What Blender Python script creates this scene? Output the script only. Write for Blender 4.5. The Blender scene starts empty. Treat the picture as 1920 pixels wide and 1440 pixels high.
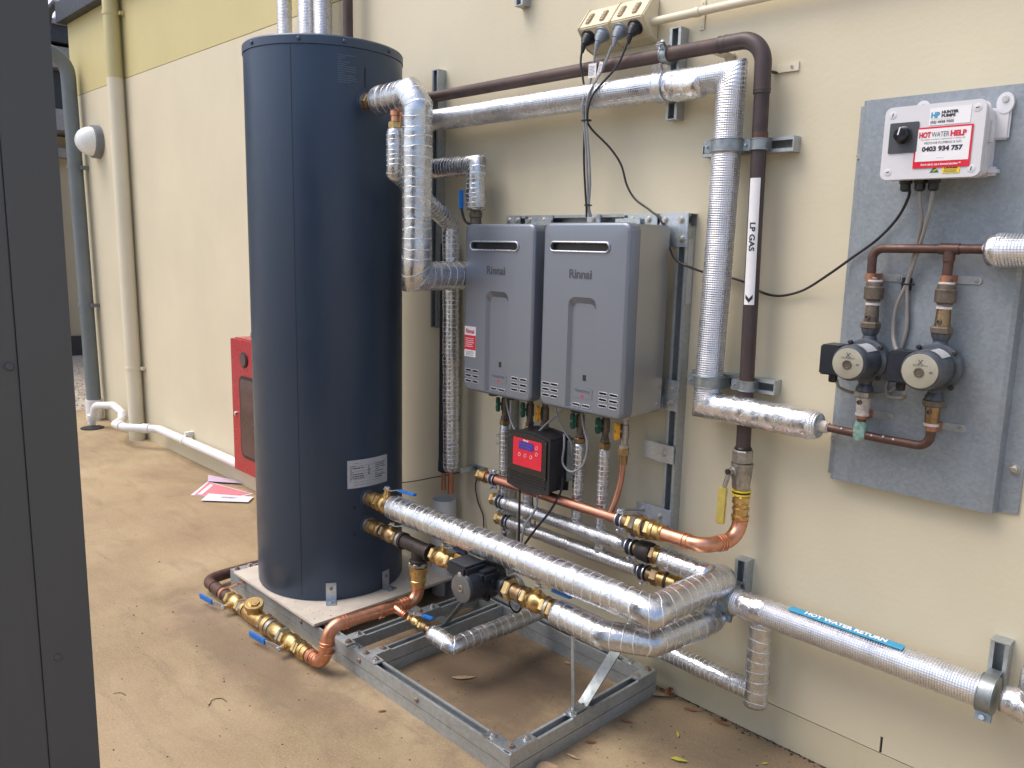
import bpy, bmesh, math, random
from mathutils import Vector, Matrix, noise
random.seed(7)
PI = math.pi
scene = bpy.context.scene
COL = scene.collection

# ---------------------------------------------------------------- camera
YAW, PITCH, ROLL = 0.79774255, 0.16761221, 0.02341493
cam_data = bpy.data.cameras.new("camera")
cam_data.sensor_width = 36.0
cam_data.lens = 36.0 * 1519.92 / 1920.0
cam_data.clip_start = 0.05
cam_data.clip_end = 500
cam = bpy.data.objects.new("camera", cam_data)
COL.objects.link(cam)
fwd = Vector((-math.sin(YAW) * math.cos(PITCH), math.cos(YAW) * math.cos(PITCH), -math.sin(PITCH)))
rgt = Vector((math.cos(YAW), math.sin(YAW), 0))
upv = rgt.cross(fwd)
r2 = math.cos(ROLL) * rgt + math.sin(ROLL) * upv
u2 = -math.sin(ROLL) * rgt + math.cos(ROLL) * upv
cm = Matrix((r2, u2, -fwd)).transposed().to_4x4()
cm.translation = Vector((0, -2.2, 1.4938))
cam.matrix_world = cm
scene.camera = cam

# ---------------------------------------------------------------- sky, sun, exposure
world = bpy.data.worlds.new("World")
scene.world = world
world.use_nodes = True
wn = world.node_tree
wn.nodes.clear()
wo = wn.nodes.new("ShaderNodeOutputWorld")
wb = wn.nodes.new("ShaderNodeBackground")
sky = wn.nodes.new("ShaderNodeTexSky")
sky.sky_type = 'NISHITA'
sky.sun_disc = False
SUN_EL, SUN_AZ = math.radians(60), math.radians(222)     # azimuth measured clockwise from +y
sky.sun_elevation = SUN_EL
sky.sun_rotation = SUN_AZ
sky.air_density = 1.0
sky.dust_density = 4.0
sky.ozone_density = 1.0
wb.inputs['Strength'].default_value = 0.15
wn.links.new(sky.outputs[0], wb.inputs[0])
wn.links.new(wb.outputs[0], wo.inputs[0])
sun_d = bpy.data.lights.new("sun", 'SUN')
sun_d.energy = 0.8
sun_d.angle = math.radians(35)
sun_d.color = (1.0, 0.95, 0.88)
sun = bpy.data.objects.new("sun", sun_d)
COL.objects.link(sun)
sd = Vector((math.sin(SUN_AZ) * math.cos(SUN_EL), math.cos(SUN_AZ) * math.cos(SUN_EL), math.sin(SUN_EL)))
sun.rotation_euler = sd.to_track_quat('Z', 'Y').to_euler()
sun.location = (-4, -6, 8)
scene.view_settings.view_transform = 'Standard'
scene.view_settings.look = 'None'
scene.view_settings.gamma = 1
scene.view_settings.use_curve_mapping = False
scene.view_settings.exposure = 0.78

# ---------------------------------------------------------------- materials
def _mat(name):
    m = bpy.data.materials.new(name)
    m.use_nodes = True
    nt = m.node_tree
    b = nt.nodes['Principled BSDF']
    return m, nt, b

def N(nt, t, **k):
    n = nt.nodes.new(t)
    for a, v in k.items():
        if a in n.inputs.keys():
            n.inputs[a].default_value = v
        else:
            setattr(n, a, v)
    return n

def coords(nt, scale=None):
    tc = N(nt, 'ShaderNodeNewGeometry')
    return tc.outputs['Position']

def ramp(nt, src, stops):
    r = N(nt, 'ShaderNodeValToRGB')
    el = r.color_ramp.elements
    while len(el) > 2:
        el.remove(el[-1])
    for i, (p, c) in enumerate(stops):
        if i < 2:
            e = el[i]; e.position = p
        else:
            e = el.new(p)
        if not hasattr(c, '__len__'):
            c = (c, c, c)
        e.color = (*c[:3], 1)
    nt.links.new(src, r.inputs[0])
    return r.outputs[0]

def mix(nt, a, b, f, mode='MIX'):
    m = N(nt, 'ShaderNodeMix', data_type='RGBA', blend_type=mode)
    for s, v in ((6, a), (7, b), (0, f)):
        if hasattr(v, 'links'):
            nt.links.new(v, m.inputs[s])
        elif s == 0:
            m.inputs[0].default_value = v
        else:
            m.inputs[s].default_value = (*v[:3], 1)
    return m.outputs[2]

def noise_tex(nt, scale, detail=4, rough=.55, vec=None, dist=0):
    n = N(nt, 'ShaderNodeTexNoise')
    n.inputs['Scale'].default_value = scale
    n.inputs['Detail'].default_value = detail
    n.inputs['Roughness'].default_value = rough
    n.inputs['Distortion'].default_value = dist
    nt.links.new(vec if vec is not None else coords(nt), n.inputs['Vector'])
    return n.outputs[0]

def stretch(nt, vec, s):
    mp = N(nt, 'ShaderNodeMapping')
    mp.inputs['Scale'].default_value = s
    nt.links.new(vec, mp.inputs['Vector'])
    return mp.outputs[0]

def bump(nt, b, h, strength=.2, dist=.002, prev=None):
    n = N(nt, 'ShaderNodeBump')
    n.inputs['Strength'].default_value = strength
    n.inputs['Distance'].default_value = dist
    nt.links.new(h, n.inputs['Height'])
    if prev is not None:
        nt.links.new(prev, n.inputs['Normal'])
    nt.links.new(n.outputs[0], b.inputs['Normal'])
    return n.outputs[0]

def simple(name, col, rough=.5, metal=0, var=.12, nscale=25, bmp=0, bscale=60, bdist=.002, coat=0, spec=None, rvar=.1):
    m, nt, b = _mat(name)
    n = noise_tex(nt, nscale, 5)
    lo = tuple(c * (1 - var) for c in col); hi = tuple(min(1, c * (1 + var)) for c in col)
    nt.links.new(ramp(nt, n, [(.3, lo), (.7, hi)]), b.inputs['Base Color'])
    b.inputs['Metallic'].default_value = metal
    rr = noise_tex(nt, nscale * 1.7, 4)
    nt.links.new(ramp(nt, rr, [(.3, max(0, rough - rvar)), (.7, min(1, rough + rvar))]), b.inputs['Roughness'])
    if coat:
        b.inputs['Coat Weight'].default_value = coat
        b.inputs['Coat Roughness'].default_value = .2
    if spec is not None:
        b.inputs['Specular IOR Level'].default_value = spec
    if bmp:
        bump(nt, b, noise_tex(nt, bscale, 4), bmp, bdist)
    return m

def wall_paint(name, col, dirt=.1):
    m, nt, b = _mat(name)
    big = noise_tex(nt, 1.3, 5, .6)
    c1 = ramp(nt, big, [(.3, tuple(c * .93 for c in col)), (.7, tuple(min(1, c * 1.04) for c in col))])
    # faint vertical run marks and scuffs
    st = noise_tex(nt, 9, 5, .65, stretch(nt, coords(nt), (1, 1, .16)))
    c2 = mix(nt, c1, tuple(c * .80 for c in col), ramp(nt, st, [(.55, 0), (.85, dirt * 3)]))
    sp = noise_tex(nt, 95, 2, .5)
    c3 = mix(nt, c2, tuple(c * .5 for c in col), ramp(nt, sp, [(.74, 0), (.80, .35)]))
    nt.links.new(c3, b.inputs['Base Color'])
    b.inputs['Roughness'].default_value = .62
    h = noise_tex(nt, 75, 3, .5)
    p = bump(nt, b, h, .32, .0016)
    h2 = noise_tex(nt, 11, 4, .5)
    bump(nt, b, h2, .14, .004, p)
    return m

M = {}
M['wall'] = wall_paint('cream_render', (.640, .580, .428), .05)
M['wall_band'] = wall_paint('olive_render', (.56, .49, .24), .03)
M['plinth'] = wall_paint('plinth_render', (.57, .51, .36), .2)

# concrete ground -------------------------------------------------
def ground_mat():
    m, nt, b = _mat('sandy_concrete')
    pos = coords(nt)
    a = noise_tex(nt, 1.6, 8, .62, pos, .4)
    c = ramp(nt, a, [(.28, (.245, .178, .098)), (.5, (.345, .258, .148)), (.72, (.440, .345, .210))])
    a2 = noise_tex(nt, .55, 6, .6, stretch(nt, pos, (1, 2.2, 1)), .6)
    c = mix(nt, c, (.25, .155, .095), ramp(nt, a2, [(.48, 0), (.75, .5)]))
    streak = noise_tex(nt, 4.2, 7, .68, stretch(nt, pos, (.8, 2.6, 1)), .8)
    c = mix(nt, c, (.17, .12, .075), ramp(nt, streak, [(.50, 0), (.76, .55)]))
    fine = noise_tex(nt, 130, 6, .8, pos)
    c = mix(nt, c, (.50, .42, .30), ramp(nt, fine, [(.50, 0), (.64, .5)]))
    fine2 = noise_tex(nt, 120, 6, .85, pos)
    c = mix(nt, c, (.10, .075, .05), ramp(nt, fine2, [(.53, 0), (.68, .5)]))
    pink = noise_tex(nt, 2.7, 5, .6, stretch(nt, pos, (1.4, 1, 1)))
    c = mix(nt, c, (.34, .21, .15), ramp(nt, pink, [(.56, 0), (.76, .5)]))
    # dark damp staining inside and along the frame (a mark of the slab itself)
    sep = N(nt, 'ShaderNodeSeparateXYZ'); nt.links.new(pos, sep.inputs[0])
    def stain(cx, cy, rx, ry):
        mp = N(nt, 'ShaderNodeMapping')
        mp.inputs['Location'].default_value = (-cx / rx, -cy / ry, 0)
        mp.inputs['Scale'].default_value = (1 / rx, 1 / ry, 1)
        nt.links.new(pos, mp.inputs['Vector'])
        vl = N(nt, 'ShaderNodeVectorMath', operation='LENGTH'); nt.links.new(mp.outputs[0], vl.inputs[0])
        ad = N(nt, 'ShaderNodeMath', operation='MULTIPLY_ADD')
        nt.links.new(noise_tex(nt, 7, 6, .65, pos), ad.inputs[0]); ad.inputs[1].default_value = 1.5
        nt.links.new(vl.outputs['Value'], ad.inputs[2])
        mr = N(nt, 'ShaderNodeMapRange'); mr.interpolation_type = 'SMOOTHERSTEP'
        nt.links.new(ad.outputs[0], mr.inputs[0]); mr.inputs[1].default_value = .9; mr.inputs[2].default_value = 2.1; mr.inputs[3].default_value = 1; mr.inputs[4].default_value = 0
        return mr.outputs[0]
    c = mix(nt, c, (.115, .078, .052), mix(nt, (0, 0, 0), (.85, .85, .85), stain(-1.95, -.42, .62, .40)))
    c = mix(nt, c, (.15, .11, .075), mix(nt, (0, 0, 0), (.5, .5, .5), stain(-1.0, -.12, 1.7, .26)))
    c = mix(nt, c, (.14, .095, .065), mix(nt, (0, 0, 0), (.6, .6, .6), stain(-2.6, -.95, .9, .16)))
    nt.links.new(c, b.inputs['Base Color'])
    b.inputs['Roughness'].default_value = .85
    p = bump(nt, b, noise_tex(nt, 150, 5, .7, pos), .6, .0016)
    bump(nt, b, noise_tex(nt, 14, 6, .6, pos), .5, .006, p)
    return m
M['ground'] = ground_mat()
M['gravel'] = simple('pale_gravel', (.50, .43, .34), .9, 0, .35, 45, .9, 60, .02)

# galvanised ------------------------------------------------------
def galv(name, col, metal=.7, rough=.42, vor=90, streaky=False):
    m, nt, b = _mat(name)
    v = N(nt, 'ShaderNodeTexVoronoi'); v.inputs['Scale'].default_value = vor
    nt.links.new(coords(nt), v.inputs['Vector'])
    rgb = N(nt, 'ShaderNodeSeparateColor'); nt.links.new(v.outputs['Color'], rgb.inputs[0])
    c = ramp(nt, rgb.outputs[0], [(0, tuple(x * .90 for x in col)), (1, tuple(min(1, x * 1.08) for x in col))])
    n = noise_tex(nt, 6, 6, .65)
    c = mix(nt, c, tuple(min(1, x * 1.30 + .03) for x in col), ramp(nt, n, [(.5, 0), (.75, .5)]))
    n2 = noise_tex(nt, 20, 5, .6, stretch(nt, coords(nt), (1, 1, .25) if streaky else (1, 1, 1)))
    c = mix(nt, c, tuple(x * .62 for x in col), ramp(nt, n2, [(.56, 0), (.8, .6)]))
    nt.links.new(c, b.inputs['Base Color'])
    b.inputs['Metallic'].default_value = metal
    nt.links.new(ramp(nt, n, [(.3, rough - .1), (.7, rough + .16)]), b.inputs['Roughness'])
    bump(nt, b, noise_tex(nt, 40, 3), .12, .001)
    return m
M['galv'] = galv('galvanised_steel', (.40, .43, .445), .55)
M['zinc'] = galv('zinc_bracket', (.50, .56, .62), .85, .33, 160)
M['board'] = galv('galvanised_sheet', (.28, .315, .345), .4, .5, 130, True)
M['bolt'] = simple('bolt_steel', (.55, .53, .50), .32, .9, .2, 60)
M['bolt_rusty'] = simple('rusty_bolt', (.26, .20, .16), .6, .4, .35, 90)
M['dark_slot'] = simple('channel_inside', (.06, .065, .075), .6, .4)

# foil --------------------------------------------------------------
def foil(name, spacing, width, glint_mix, warp, crinkle=1.0, grid=False, col=(.66, .68, .72), rough=.24, vwave=2.0):
    m, nt, b = _mat(name)
    uv = N(nt, 'ShaderNodeUVMap')
    sep = N(nt, 'ShaderNodeSeparateXYZ'); nt.links.new(uv.outputs[0], sep.inputs[0])
    pos = coords(nt)
    wob = noise_tex(nt, 9, 2, .5, pos)
    wob2 = noise_tex(nt, 38, 3, .6, pos)
    ma = N(nt, 'ShaderNodeMath', operation='MULTIPLY_ADD')
    nt.links.new(wob, ma.inputs[0]); ma.inputs[1].default_value = warp
    nt.links.new(sep.outputs[0], ma.inputs[2])
    ma2 = N(nt, 'ShaderNodeMath', operation='MULTIPLY_ADD')
    nt.links.new(wob2, ma2.inputs[0]); ma2.inputs[1].default_value = warp * .16
    nt.links.new(ma.outputs[0], ma2.inputs[2])
    dv = N(nt, 'ShaderNodeMath', operation='DIVIDE'); nt.links.new(ma2.outputs[0], dv.inputs[0]); dv.inputs[1].default_value = spacing
    fr = N(nt, 'ShaderNodeMath', operation='FRACT'); nt.links.new(dv.outputs[0], fr.inputs[0])
    pp = N(nt, 'ShaderNodeMath', operation='PINGPONG'); nt.links.new(fr.outputs[0], pp.inputs[0]); pp.inputs[1].default_value = .5
    line = ramp(nt, pp.outputs[0], [(0, 1), (width, 0)])
    soft = ramp(nt, pp.outputs[0], [(0, 1), (.5, 0)])
    # breaks in the painted glint lines
    brk = ramp(nt, noise_tex(nt, 12, 3, .6, pos), [(.33, 0), (.40, 1)])
    linem = mix(nt, (0, 0, 0), line, brk)
    base = ramp(nt, noise_tex(nt, 18, 5, .6, pos), [(.35, tuple(c * .80 for c in col)), (.65, col)])
    blot = noise_tex(nt, 70, 3, .7, pos)
    base = mix(nt, base, (.93, .93, .95), ramp(nt, blot, [(.60, 0), (.72, .3)]))
    lm = N(nt, 'ShaderNodeMath', operation='MULTIPLY'); nt.links.new(linem, lm.inputs[0]); lm.inputs[1].default_value = glint_mix
    c = mix(nt, base, (.95, .95, .96), lm.outputs[0])  # white lines: bright reflection on the wrap's ridges, put into the colour
    nt.links.new(c, b.inputs['Base Color'])
    me = N(nt, 'ShaderNodeMath', operation='MULTIPLY_ADD'); nt.links.new(lm.outputs[0], me.inputs[0]); me.inputs[1].default_value = -.85; me.inputs[2].default_value = .92
    nt.links.new(me.outputs[0], b.inputs['Metallic'])
    rg = ramp(nt, noise_tex(nt, 30, 4, .6, pos), [(.3, rough - .08), (.7, rough + .14)])
    nt.links.new(rg, b.inputs['Roughness'])
    p = bump(nt, b, noise_tex(nt, 24, 4, .55, pos, .8), .34 * crinkle, .005)
    p = bump(nt, b, noise_tex(nt, 85, 4, .6, pos, 1.5), .30 * crinkle, .0022, p)
    p = bump(nt, b, line if not grid else soft, .5 if not grid else .55, .0022, p)
    if grid:
        d2 = N(nt, 'ShaderNodeMath', operation='MULTIPLY'); nt.links.new(sep.outputs[1], d2.inputs[0]); d2.inputs[1].default_value = 40
        f2 = N(nt, 'ShaderNodeMath', operation='PINGPONG'); nt.links.new(d2.outputs[0], f2.inputs[0]); f2.inputs[1].default_value = .5
        bump(nt, b, f2.outputs[0], .35, .0022, p)
    return m
M['foil'] = foil('banded_foil', .034, .055, 1.0, .034)
M['foil_tight'] = foil('tight_banded_foil', .017, .085, 1.0, .022, 1.2)
M['foil_scrim'] = foil('scrim_foil', .0066, .25, .45, .008, .5, True, (.76, .78, .83), .27)
M['foil_plain'] = foil('plain_foil', .05, .03, .7, .10, 1.6, False, (.78, .78, .81), .20)
M['foil_dull'] = foil('dull_foil', .013, .10, .8, .02, 1.0, False, (.66, .67, .69), .30)

# copper, brass, others --------------------------------------------
def metal(name, col, rough, dark, amount=.5, scale=22, bmp=.08, mt=1.0, lo=.5, hi=.72):
    m, nt, b = _mat(name)
    n = noise_tex(nt, scale, 6, .65)
    n2 = noise_tex(nt, scale * 3.1, 4, .6)
    c = ramp(nt, n2, [(.3, tuple(x * .85 for x in col)), (.7, tuple(min(1, x * 1.1) for x in col))])
    c = mix(nt, c, dark, ramp(nt, n, [(lo, 0), (hi, amount)]))
    nt.links.new(c, b.inputs['Base Color'])
    b.inputs['Metallic'].default_value = mt
    nt.links.new(ramp(nt, n, [(.35, rough), (.75, min(1, rough + .25))]), b.inputs['Roughness'])
    bump(nt, b, noise_tex(nt, scale * 4, 4), bmp, .001)
    return m
M['copper'] = metal('bright_copper', (.76, .37, .235), .27, (.42, .18, .11), .6, 12, .04)
M['copper_dull'] = metal('handled_copper', (.52, .25, .18), .32, (.30, .13, .095), .6, 8)
M['copper_brown'] = metal('weathered_copper', (.098, .066, .060), .48, (.055, .042, .044), .8, 5, .2, .25)
M['copper_black'] = metal('painted_gas_pipe', (.066, .047, .048), .42, (.03, .025, .028), .7, 8, .2, .15)
M['copper_old'] = metal('tarnished_copper', (.115, .062, .050), .40, (.055, .034, .030), .8, 26, .3, .4)
M['copper_band'] = metal('plain_copper_clip', (.42, .20, .12), .5, (.25, .11, .07), .5, 30, .1, .6)
M['brass'] = metal('brass', (.66, .46, .20), .26, (.20, .12, .05), .75, 34, .12)
M['brass_dark'] = metal('dark_brass', (.34, .235, .13), .34, (.09, .06, .04), .8, 30, .15)
M['bronze_old'] = metal('aged_bronze', (.175, .145, .115), .42, (.07, .06, .05), .8, 26, .3, .6)
M['iron_dark'] = metal('black_iron_fitting', (.055, .045, .042), .42, (.02, .018, .018), .6, 30, .2, .5)
M['nickel'] = metal('nickel_valve', (.42, .40, .37), .36, (.20, .18, .16), .6, 30, .1)
M['chrome'] = metal('zinc_clamp', (.66, .70, .78), .24, (.30, .32, .36), .6, 40, .1)
M['clampgrey'] = metal('clip_steel', (.34, .38, .40), .36, (.16, .18, .19), .6, 18, .12, .8)
M['tank'] = None
def tank_mat():
    m, nt, b = _mat('tank_enamel')
    n = noise_tex(nt, 2.2, 5, .6, stretch(nt, coords(nt), (1.6, 1.6, .3)))
    c = ramp(nt, n, [(.3, (.034, .057, .100)), (.7, (.045, .072, .120))])
    sc = noise_tex(nt, 60, 5, .75)
    c = mix(nt, c, (.14, .17, .22), ramp(nt, sc, [(.70, 0), (.78, .25)]))
    nt.links.new(c, b.inputs['Base Color'])
    b.inputs['Metallic'].default_value = .25
    nt.links.new(ramp(nt, noise_tex(nt, 9, 4), [(.3, .33), (.7, .44)]), b.inputs['Roughness'])
    bump(nt, b, noise_tex(nt, 5, 3, .5, stretch(nt, coords(nt), (1, 1, .35))), .10, .01)
    return m
M['tank'] = tank_mat()
M['tank_lid'] = simple('tank_lid', (.05, .075, .12), .4, .2, .1, 8)
M['seam'] = simple('seam_shadow_gap', (.012, .018, .028), .6)
M['heater'] = simple('heater_front_paint', (.215, .24, .29), .36, .5, .04, 400, .05, 500, .0006, rvar=.03)
M['lip'] = simple('slot_lip_paint', (.55, .56, .60), .3, .4, .04)
M['heater_edge'] = simple('heater_edge', (.12, .135, .155), .45, .3, .05, 60)
M['heater_side'] = simple('heater_side_steel', (.42, .42, .405), .34, .6, .05, 5, .04, 300, .0006, rvar=.06)
M['black'] = simple('black_plastic', (.016, .017, .021), .42, 0, .15, 40)
M['black_gloss'] = simple('black_gloss_plastic', (.010, .010, .013), .22, 0, .1, 40, coat=.3)
M['foam'] = simple('black_foam', (.018, .020, .028), .8, 0, .2, 40, .2, 90)
M['red_panel'] = simple('red_panel', (.70, .018, .045), .35, 0, .06, 20)
M['lcd'] = simple('blue_screen', (.07, .035, .33), .2, 0, .2, 30)
M['white'] = simple('white_print', (.80, .80, .82), .5, 0, .03)
M['label_grey'] = simple('silver_label', (.50, .52, .55), .45, .1, .06)
M['print_dark'] = simple('dark_print', (.02, .02, .03), .6, 0, .1)
M['print_grey'] = simple('grey_print', (.07, .075, .09), .5, 0, .1)
M['print_faint'] = simple('faint_print', (.095, .125, .17), .5, 0, .1)
M['print_red'] = simple('red_print', (.62, .02, .045), .5, 0, .06)
M['print_cyan'] = simple('cyan_print', (.04, .30, .50), .5, 0, .06)
M['yellow'] = simple('yellow_label', (.80, .60, .04), .5, 0, .06)
M['green_print'] = simple('green_print', (.03, .16, .08), .5)
M['blue_grip'] = simple('blue_vinyl', (.012, .17, .56), .38, 0, .18, 60)
M['blue_dark'] = simple('deep_blue_vinyl', (.010, .05, .21), .4, 0, .2, 60)
M['yellow_grip'] = simple('faded_yellow_vinyl', (.52, .42, .10), .45, 0, .18, 60)
M['amber'] = simple('amber_handle', (.80, .36, .015), .4, 0, .1, 60)
M['green'] = simple('green_handle', (.008, .10, .065), .4, 0, .2, 60)
M['pump_blk'] = simple('pump_housing', (.022, .026, .036), .42, .15, .2, 30, .08, 120)
M['pump_grey'] = simple('old_pump_casting', (.085, .098, .118), .42, .35, .25, 40, .2, 90)
M['pump_face'] = simple('pump_face_plate', (.42, .40, .32), .38, .25, .12, 25)
M['pump_face_d'] = simple('dark_face_plate', (.17, .185, .20), .34, .6, .1, 25)
M['pvc'] = simple('white_pvc', (.74, .74, .74), .35, 0, .06, 9)
M['pvc_grey'] = simple('pale_grey_pvc', (.60, .60, .585), .4, 0, .06, 9)
M['cream_pipe'] = simple('cream_painted_pvc', (.70, .645, .50), .42, 0, .06, 3)
M['cream_pl'] = simple('cream_plastic', (.66, .59, .42), .4, 0, .05, 12)
M['switch'] = simple('yellowed_switch', (.42, .32, .215), .4, 0, .12, 12)
M['olive_pipe'] = simple('olive_painted_pvc', (.55, .49, .25), .42, 0, .05, 3)
M['grey_dp'] = simple('slate_downpipe', (.16, .185, .195), .42, .1, .12, 4)
M['slate'] = simple('slate_steel', (.06, .067, .078), .5, .1, .12, 4)
M['post'] = None
def post_mat():
    m, nt, b = _mat('dark_cladding')
    n = noise_tex(nt, 2.5, 5, .6, stretch(nt, coords(nt), (1, 1, .2)))
    c = ramp(nt, n, [(.3, (.070, .075, .082)), (.7, (.086, .091, .098))])
    nt.links.new(c, b.inputs['Base Color'])
    b.inputs['Roughness'].default_value = .5
    bump(nt, b, noise_tex(nt, 60, 3), .03, .001)
    return m
M['post'] = post_mat()
M['cable_blk'] = simple('black_cable', (.022, .020, .023), .45)
M['cable_gry'] = simple('grey_cable', (.26, .27, .29), .45)
M['cable_old'] = simple('aged_grey_cable', (.25, .235, .22), .5)
M['grey_plug'] = simple('grey_plug', (.24, .28, .33), .4)
M['ctrl_white'] = simple('enclosure_plastic', (.66, .66, .69), .38, 0, .03, 10)
M['fire_red'] = simple('red_enamel', (.38, .018, .030), .32, 0, .08, 10, coat=.2)
M['glass_dark'] = simple('dark_glazing', (.075, .040, .040), .1, 0, .3, 6)
M['lamp_glass'] = simple('opal_glass', (.80, .83, .84), .28, 0, .02)
M['lamp_base'] = simple('lamp_rim', (.17, .185, .20), .5)
M['slab'] = simple('cement_sheet', (.56, .505, .43), .75, 0, .12, 14, .25, 90)
M['slab_edge'] = simple('cement_sheet_edge', (.30, .25, .21), .8, 0, .2, 60)
M['leaf1'] = simple('dry_leaf_tan', (.42, .30, .19), .7, 0, .25, 60)
M['leaf2'] = simple('dry_leaf_red', (.26, .10, .055), .7, 0, .25, 60)
M['leaf3'] = simple('yellow_leaf', (.50, .46, .07), .6, 0, .2, 60)
M['debris'] = simple('dark_litter', (.05, .032, .022), .85, 0, .4, 90)
M['paper'] = simple('white_sheet_paper', (.72, .70, .80), .6, 0, .02)
M['paper_red'] = simple('faded_red_print', (.60, .20, .24), .6, 0, .1)
M['paper_pink'] = simple('mauve_paper', (.56, .44, .58), .6, 0, .03)
M['roof_light'] = simple('pale_roof_sheet', (.60, .64, .78), .5, .1, .06, 6)
M['fascia'] = simple('dark_fascia', (.028, .032, .040), .5)
M['fascia2'] = simple('grey_fascia', (.25, .24, .25), .6)
M['far_cream'] = simple('far_render', (.46, .40, .29), .7, 0, .05, 3)
M['paste'] = simple('thread_sealant', (.66, .58, .57), .6, 0, .2, 90)
M['verdigris'] = simple('verdigris', (.22, .36, .31), .7, 0, .35, 70, .4, 120)
M['verdi_white'] = simple('lime_crust', (.55, .50, .45), .75, 0, .3, 70, .5, 120)
M['timber'] = simple('dark_timber', (.06, .045, .04), .7)

# ---------------------------------------------------------------- mesh builder
class MB:
    def __init__(s):
        s.v = []; s.f = []; s.uv = {}; s.mi = {}
    def add(s, vs, fs, uvs=None):
        o = len(s.v)
        s.v += [Vector(p) for p in vs]
        for i, f in enumerate(fs):
            if uvs is not None:
                s.uv[len(s.f)] = uvs[i]
            s.f.append([k + o for k in f])
        return s

OFF = {}     # object name -> root offset already applied
def offs(parent):
    return OFF.get(parent.name, Vector((0, 0, 0))) if parent is not None else Vector((0, 0, 0))

def obj(name, mb, mat, parent=None, smooth=30, local=False, bev=0, kind=None):
    """link a mesh; world coordinates unless the parent was made with local=True"""
    if parent is None:
        xs = [p.x for p in mb.v]; ys = [p.y for p in mb.v]; zs = [p.z for p in mb.v]
        off = Vector(((min(xs) + max(xs)) / 2, (min(ys) + max(ys)) / 2, min(zs)))
    else:
        off = offs(parent)
    me = bpy.data.meshes.new(name)
    me.from_pydata([p - off for p in mb.v], [], mb.f)
    if mb.uv:
        ul = me.uv_layers.new(name='UVMap')
        for pi, uvs in mb.uv.items():
            p = me.polygons[pi]
            for k, li in enumerate(p.loop_indices):
                ul.data[li].uv = uvs[k]
    if bev:
        bm = bmesh.new(); bm.from_mesh(me)
        bmesh.ops.remove_doubles(bm, verts=bm.verts, dist=1e-6)
        es = [e for e in bm.edges if len(e.link_faces) == 2 and e.calc_face_angle(0) > .6]
        bmesh.ops.bevel(bm, geom=es, offset=bev, segments=2, affect='EDGES', clamp_overlap=True)
        bm.to_mesh(me); bm.free()
    me.materials.append(M[mat] if isinstance(mat, str) else mat)
    if smooth:
        for p in me.polygons:
            p.use_smooth = True
        me.set_sharp_from_angle(angle=math.radians(smooth))
    me.update()
    o = bpy.data.objects.new(name, me)
    COL.objects.link(o)
    if parent is None:
        o.location = off
    else:
        o.parent = parent
    OFF[o.name] = off
    if kind:
        o['kind'] = kind
    return o

def tag(o, label, cat, group=None):
    o['label'] = label; o['category'] = cat
    if group:
        o['group'] = group
    return o

def thing(name, label, cat, loc=(0, 0, 0), group=None, mat4=None):
    o = bpy.data.objects.new(name, None)
    o.empty_display_size = .05
    COL.objects.link(o)
    if mat4 is not None:
        o.matrix_world = mat4
        OFF[o.name] = Vector((0, 0, 0))
    else:
        o.location = loc
        OFF[o.name] = Vector(loc)
    return tag(o, label, cat, group)

def box(x0, x1, y0, y1, z0, z1, mb=None):
    mb = mb or MB()
    v = [(x, y, z) for z in (z0, z1) for y in (y0, y1) for x in (x0, x1)]
    return mb.add(v, [(0, 2, 3, 1), (4, 5, 7, 6), (0, 1, 5, 4), (2, 6, 7, 3), (0, 4, 6, 2), (1, 3, 7, 5)])

def basis(d, up=None):
    d = Vector(d).normalized()
    up = Vector(up) if up is not None else (Vector((0, 0, 1)) if abs(d.z) < .9 else Vector((0, -1, 0)))
    s = d.cross(up).normalized(); u = s.cross(d).normalized()
    return d, s, u

def obox(c, d, L, W, H, up=None, mb=None):
    """box centred at c: length L along d, width W sideways, height H along up"""
    mb = mb or MB()
    d, s, u = basis(d, up); c = Vector(c)
    v = [c + d * (a * L / 2) + s * (b * W / 2) + u * (e * H / 2) for e in (-1, 1) for b in (-1, 1) for a in (-1, 1)]
    f = [(0, 2, 3, 1), (4, 5, 7, 6), (0, 1, 5, 4), (2, 6, 7, 3), (0, 4, 6, 2), (1, 3, 7, 5)]
    if True:   # orientation: fix winding by handedness
        f = [tuple(reversed(q)) for q in f]
    return mb.add(v, f)

def lathe(p, d, prof, n=24, up=None, mb=None, phase=0):
    """prof: list of (distance along d, radius); closed at both ends"""
    mb = mb or MB()
    d, s, u = basis(d, up); p = Vector(p)
    vs = []; fs = []
    for (t, r) in prof:
        for k in range(n):
            a = 2 * PI * k / n + phase
            vs.append(p + d * t + (s * math.cos(a) + u * math.sin(a)) * r)
    m = len(prof)
    for i in range(m - 1):
        for k in range(n):
            a = i * n + k; b = i * n + (k + 1) % n
            fs.append((a, b, b + n, a + n))
    fs.append(tuple(reversed(range(n))))
    fs.append(tuple(range((m - 1) * n, m * n)))
    return mb.add(vs, fs)

def cyl(a, b, r, n=20, mb=None, ch=0):
    a = Vector(a); b = Vector(b); L = (b - a).length
    pr = [(0, r - ch), (ch, r), (L - ch, r), (L, r - ch)] if ch else [(0, r), (L, r)]
    return lathe(a, b - a, pr, n, mb=mb)

def hexnut(p, d, L, r, mb=None, n=6, phase=0, up=None):
    c = min(L * .18, r * .12)
    return lathe(p, d, [(0, r - c), (c, r), (L - c, r), (L, r - c)], n, up=up, mb=mb, phase=phase)

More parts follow.
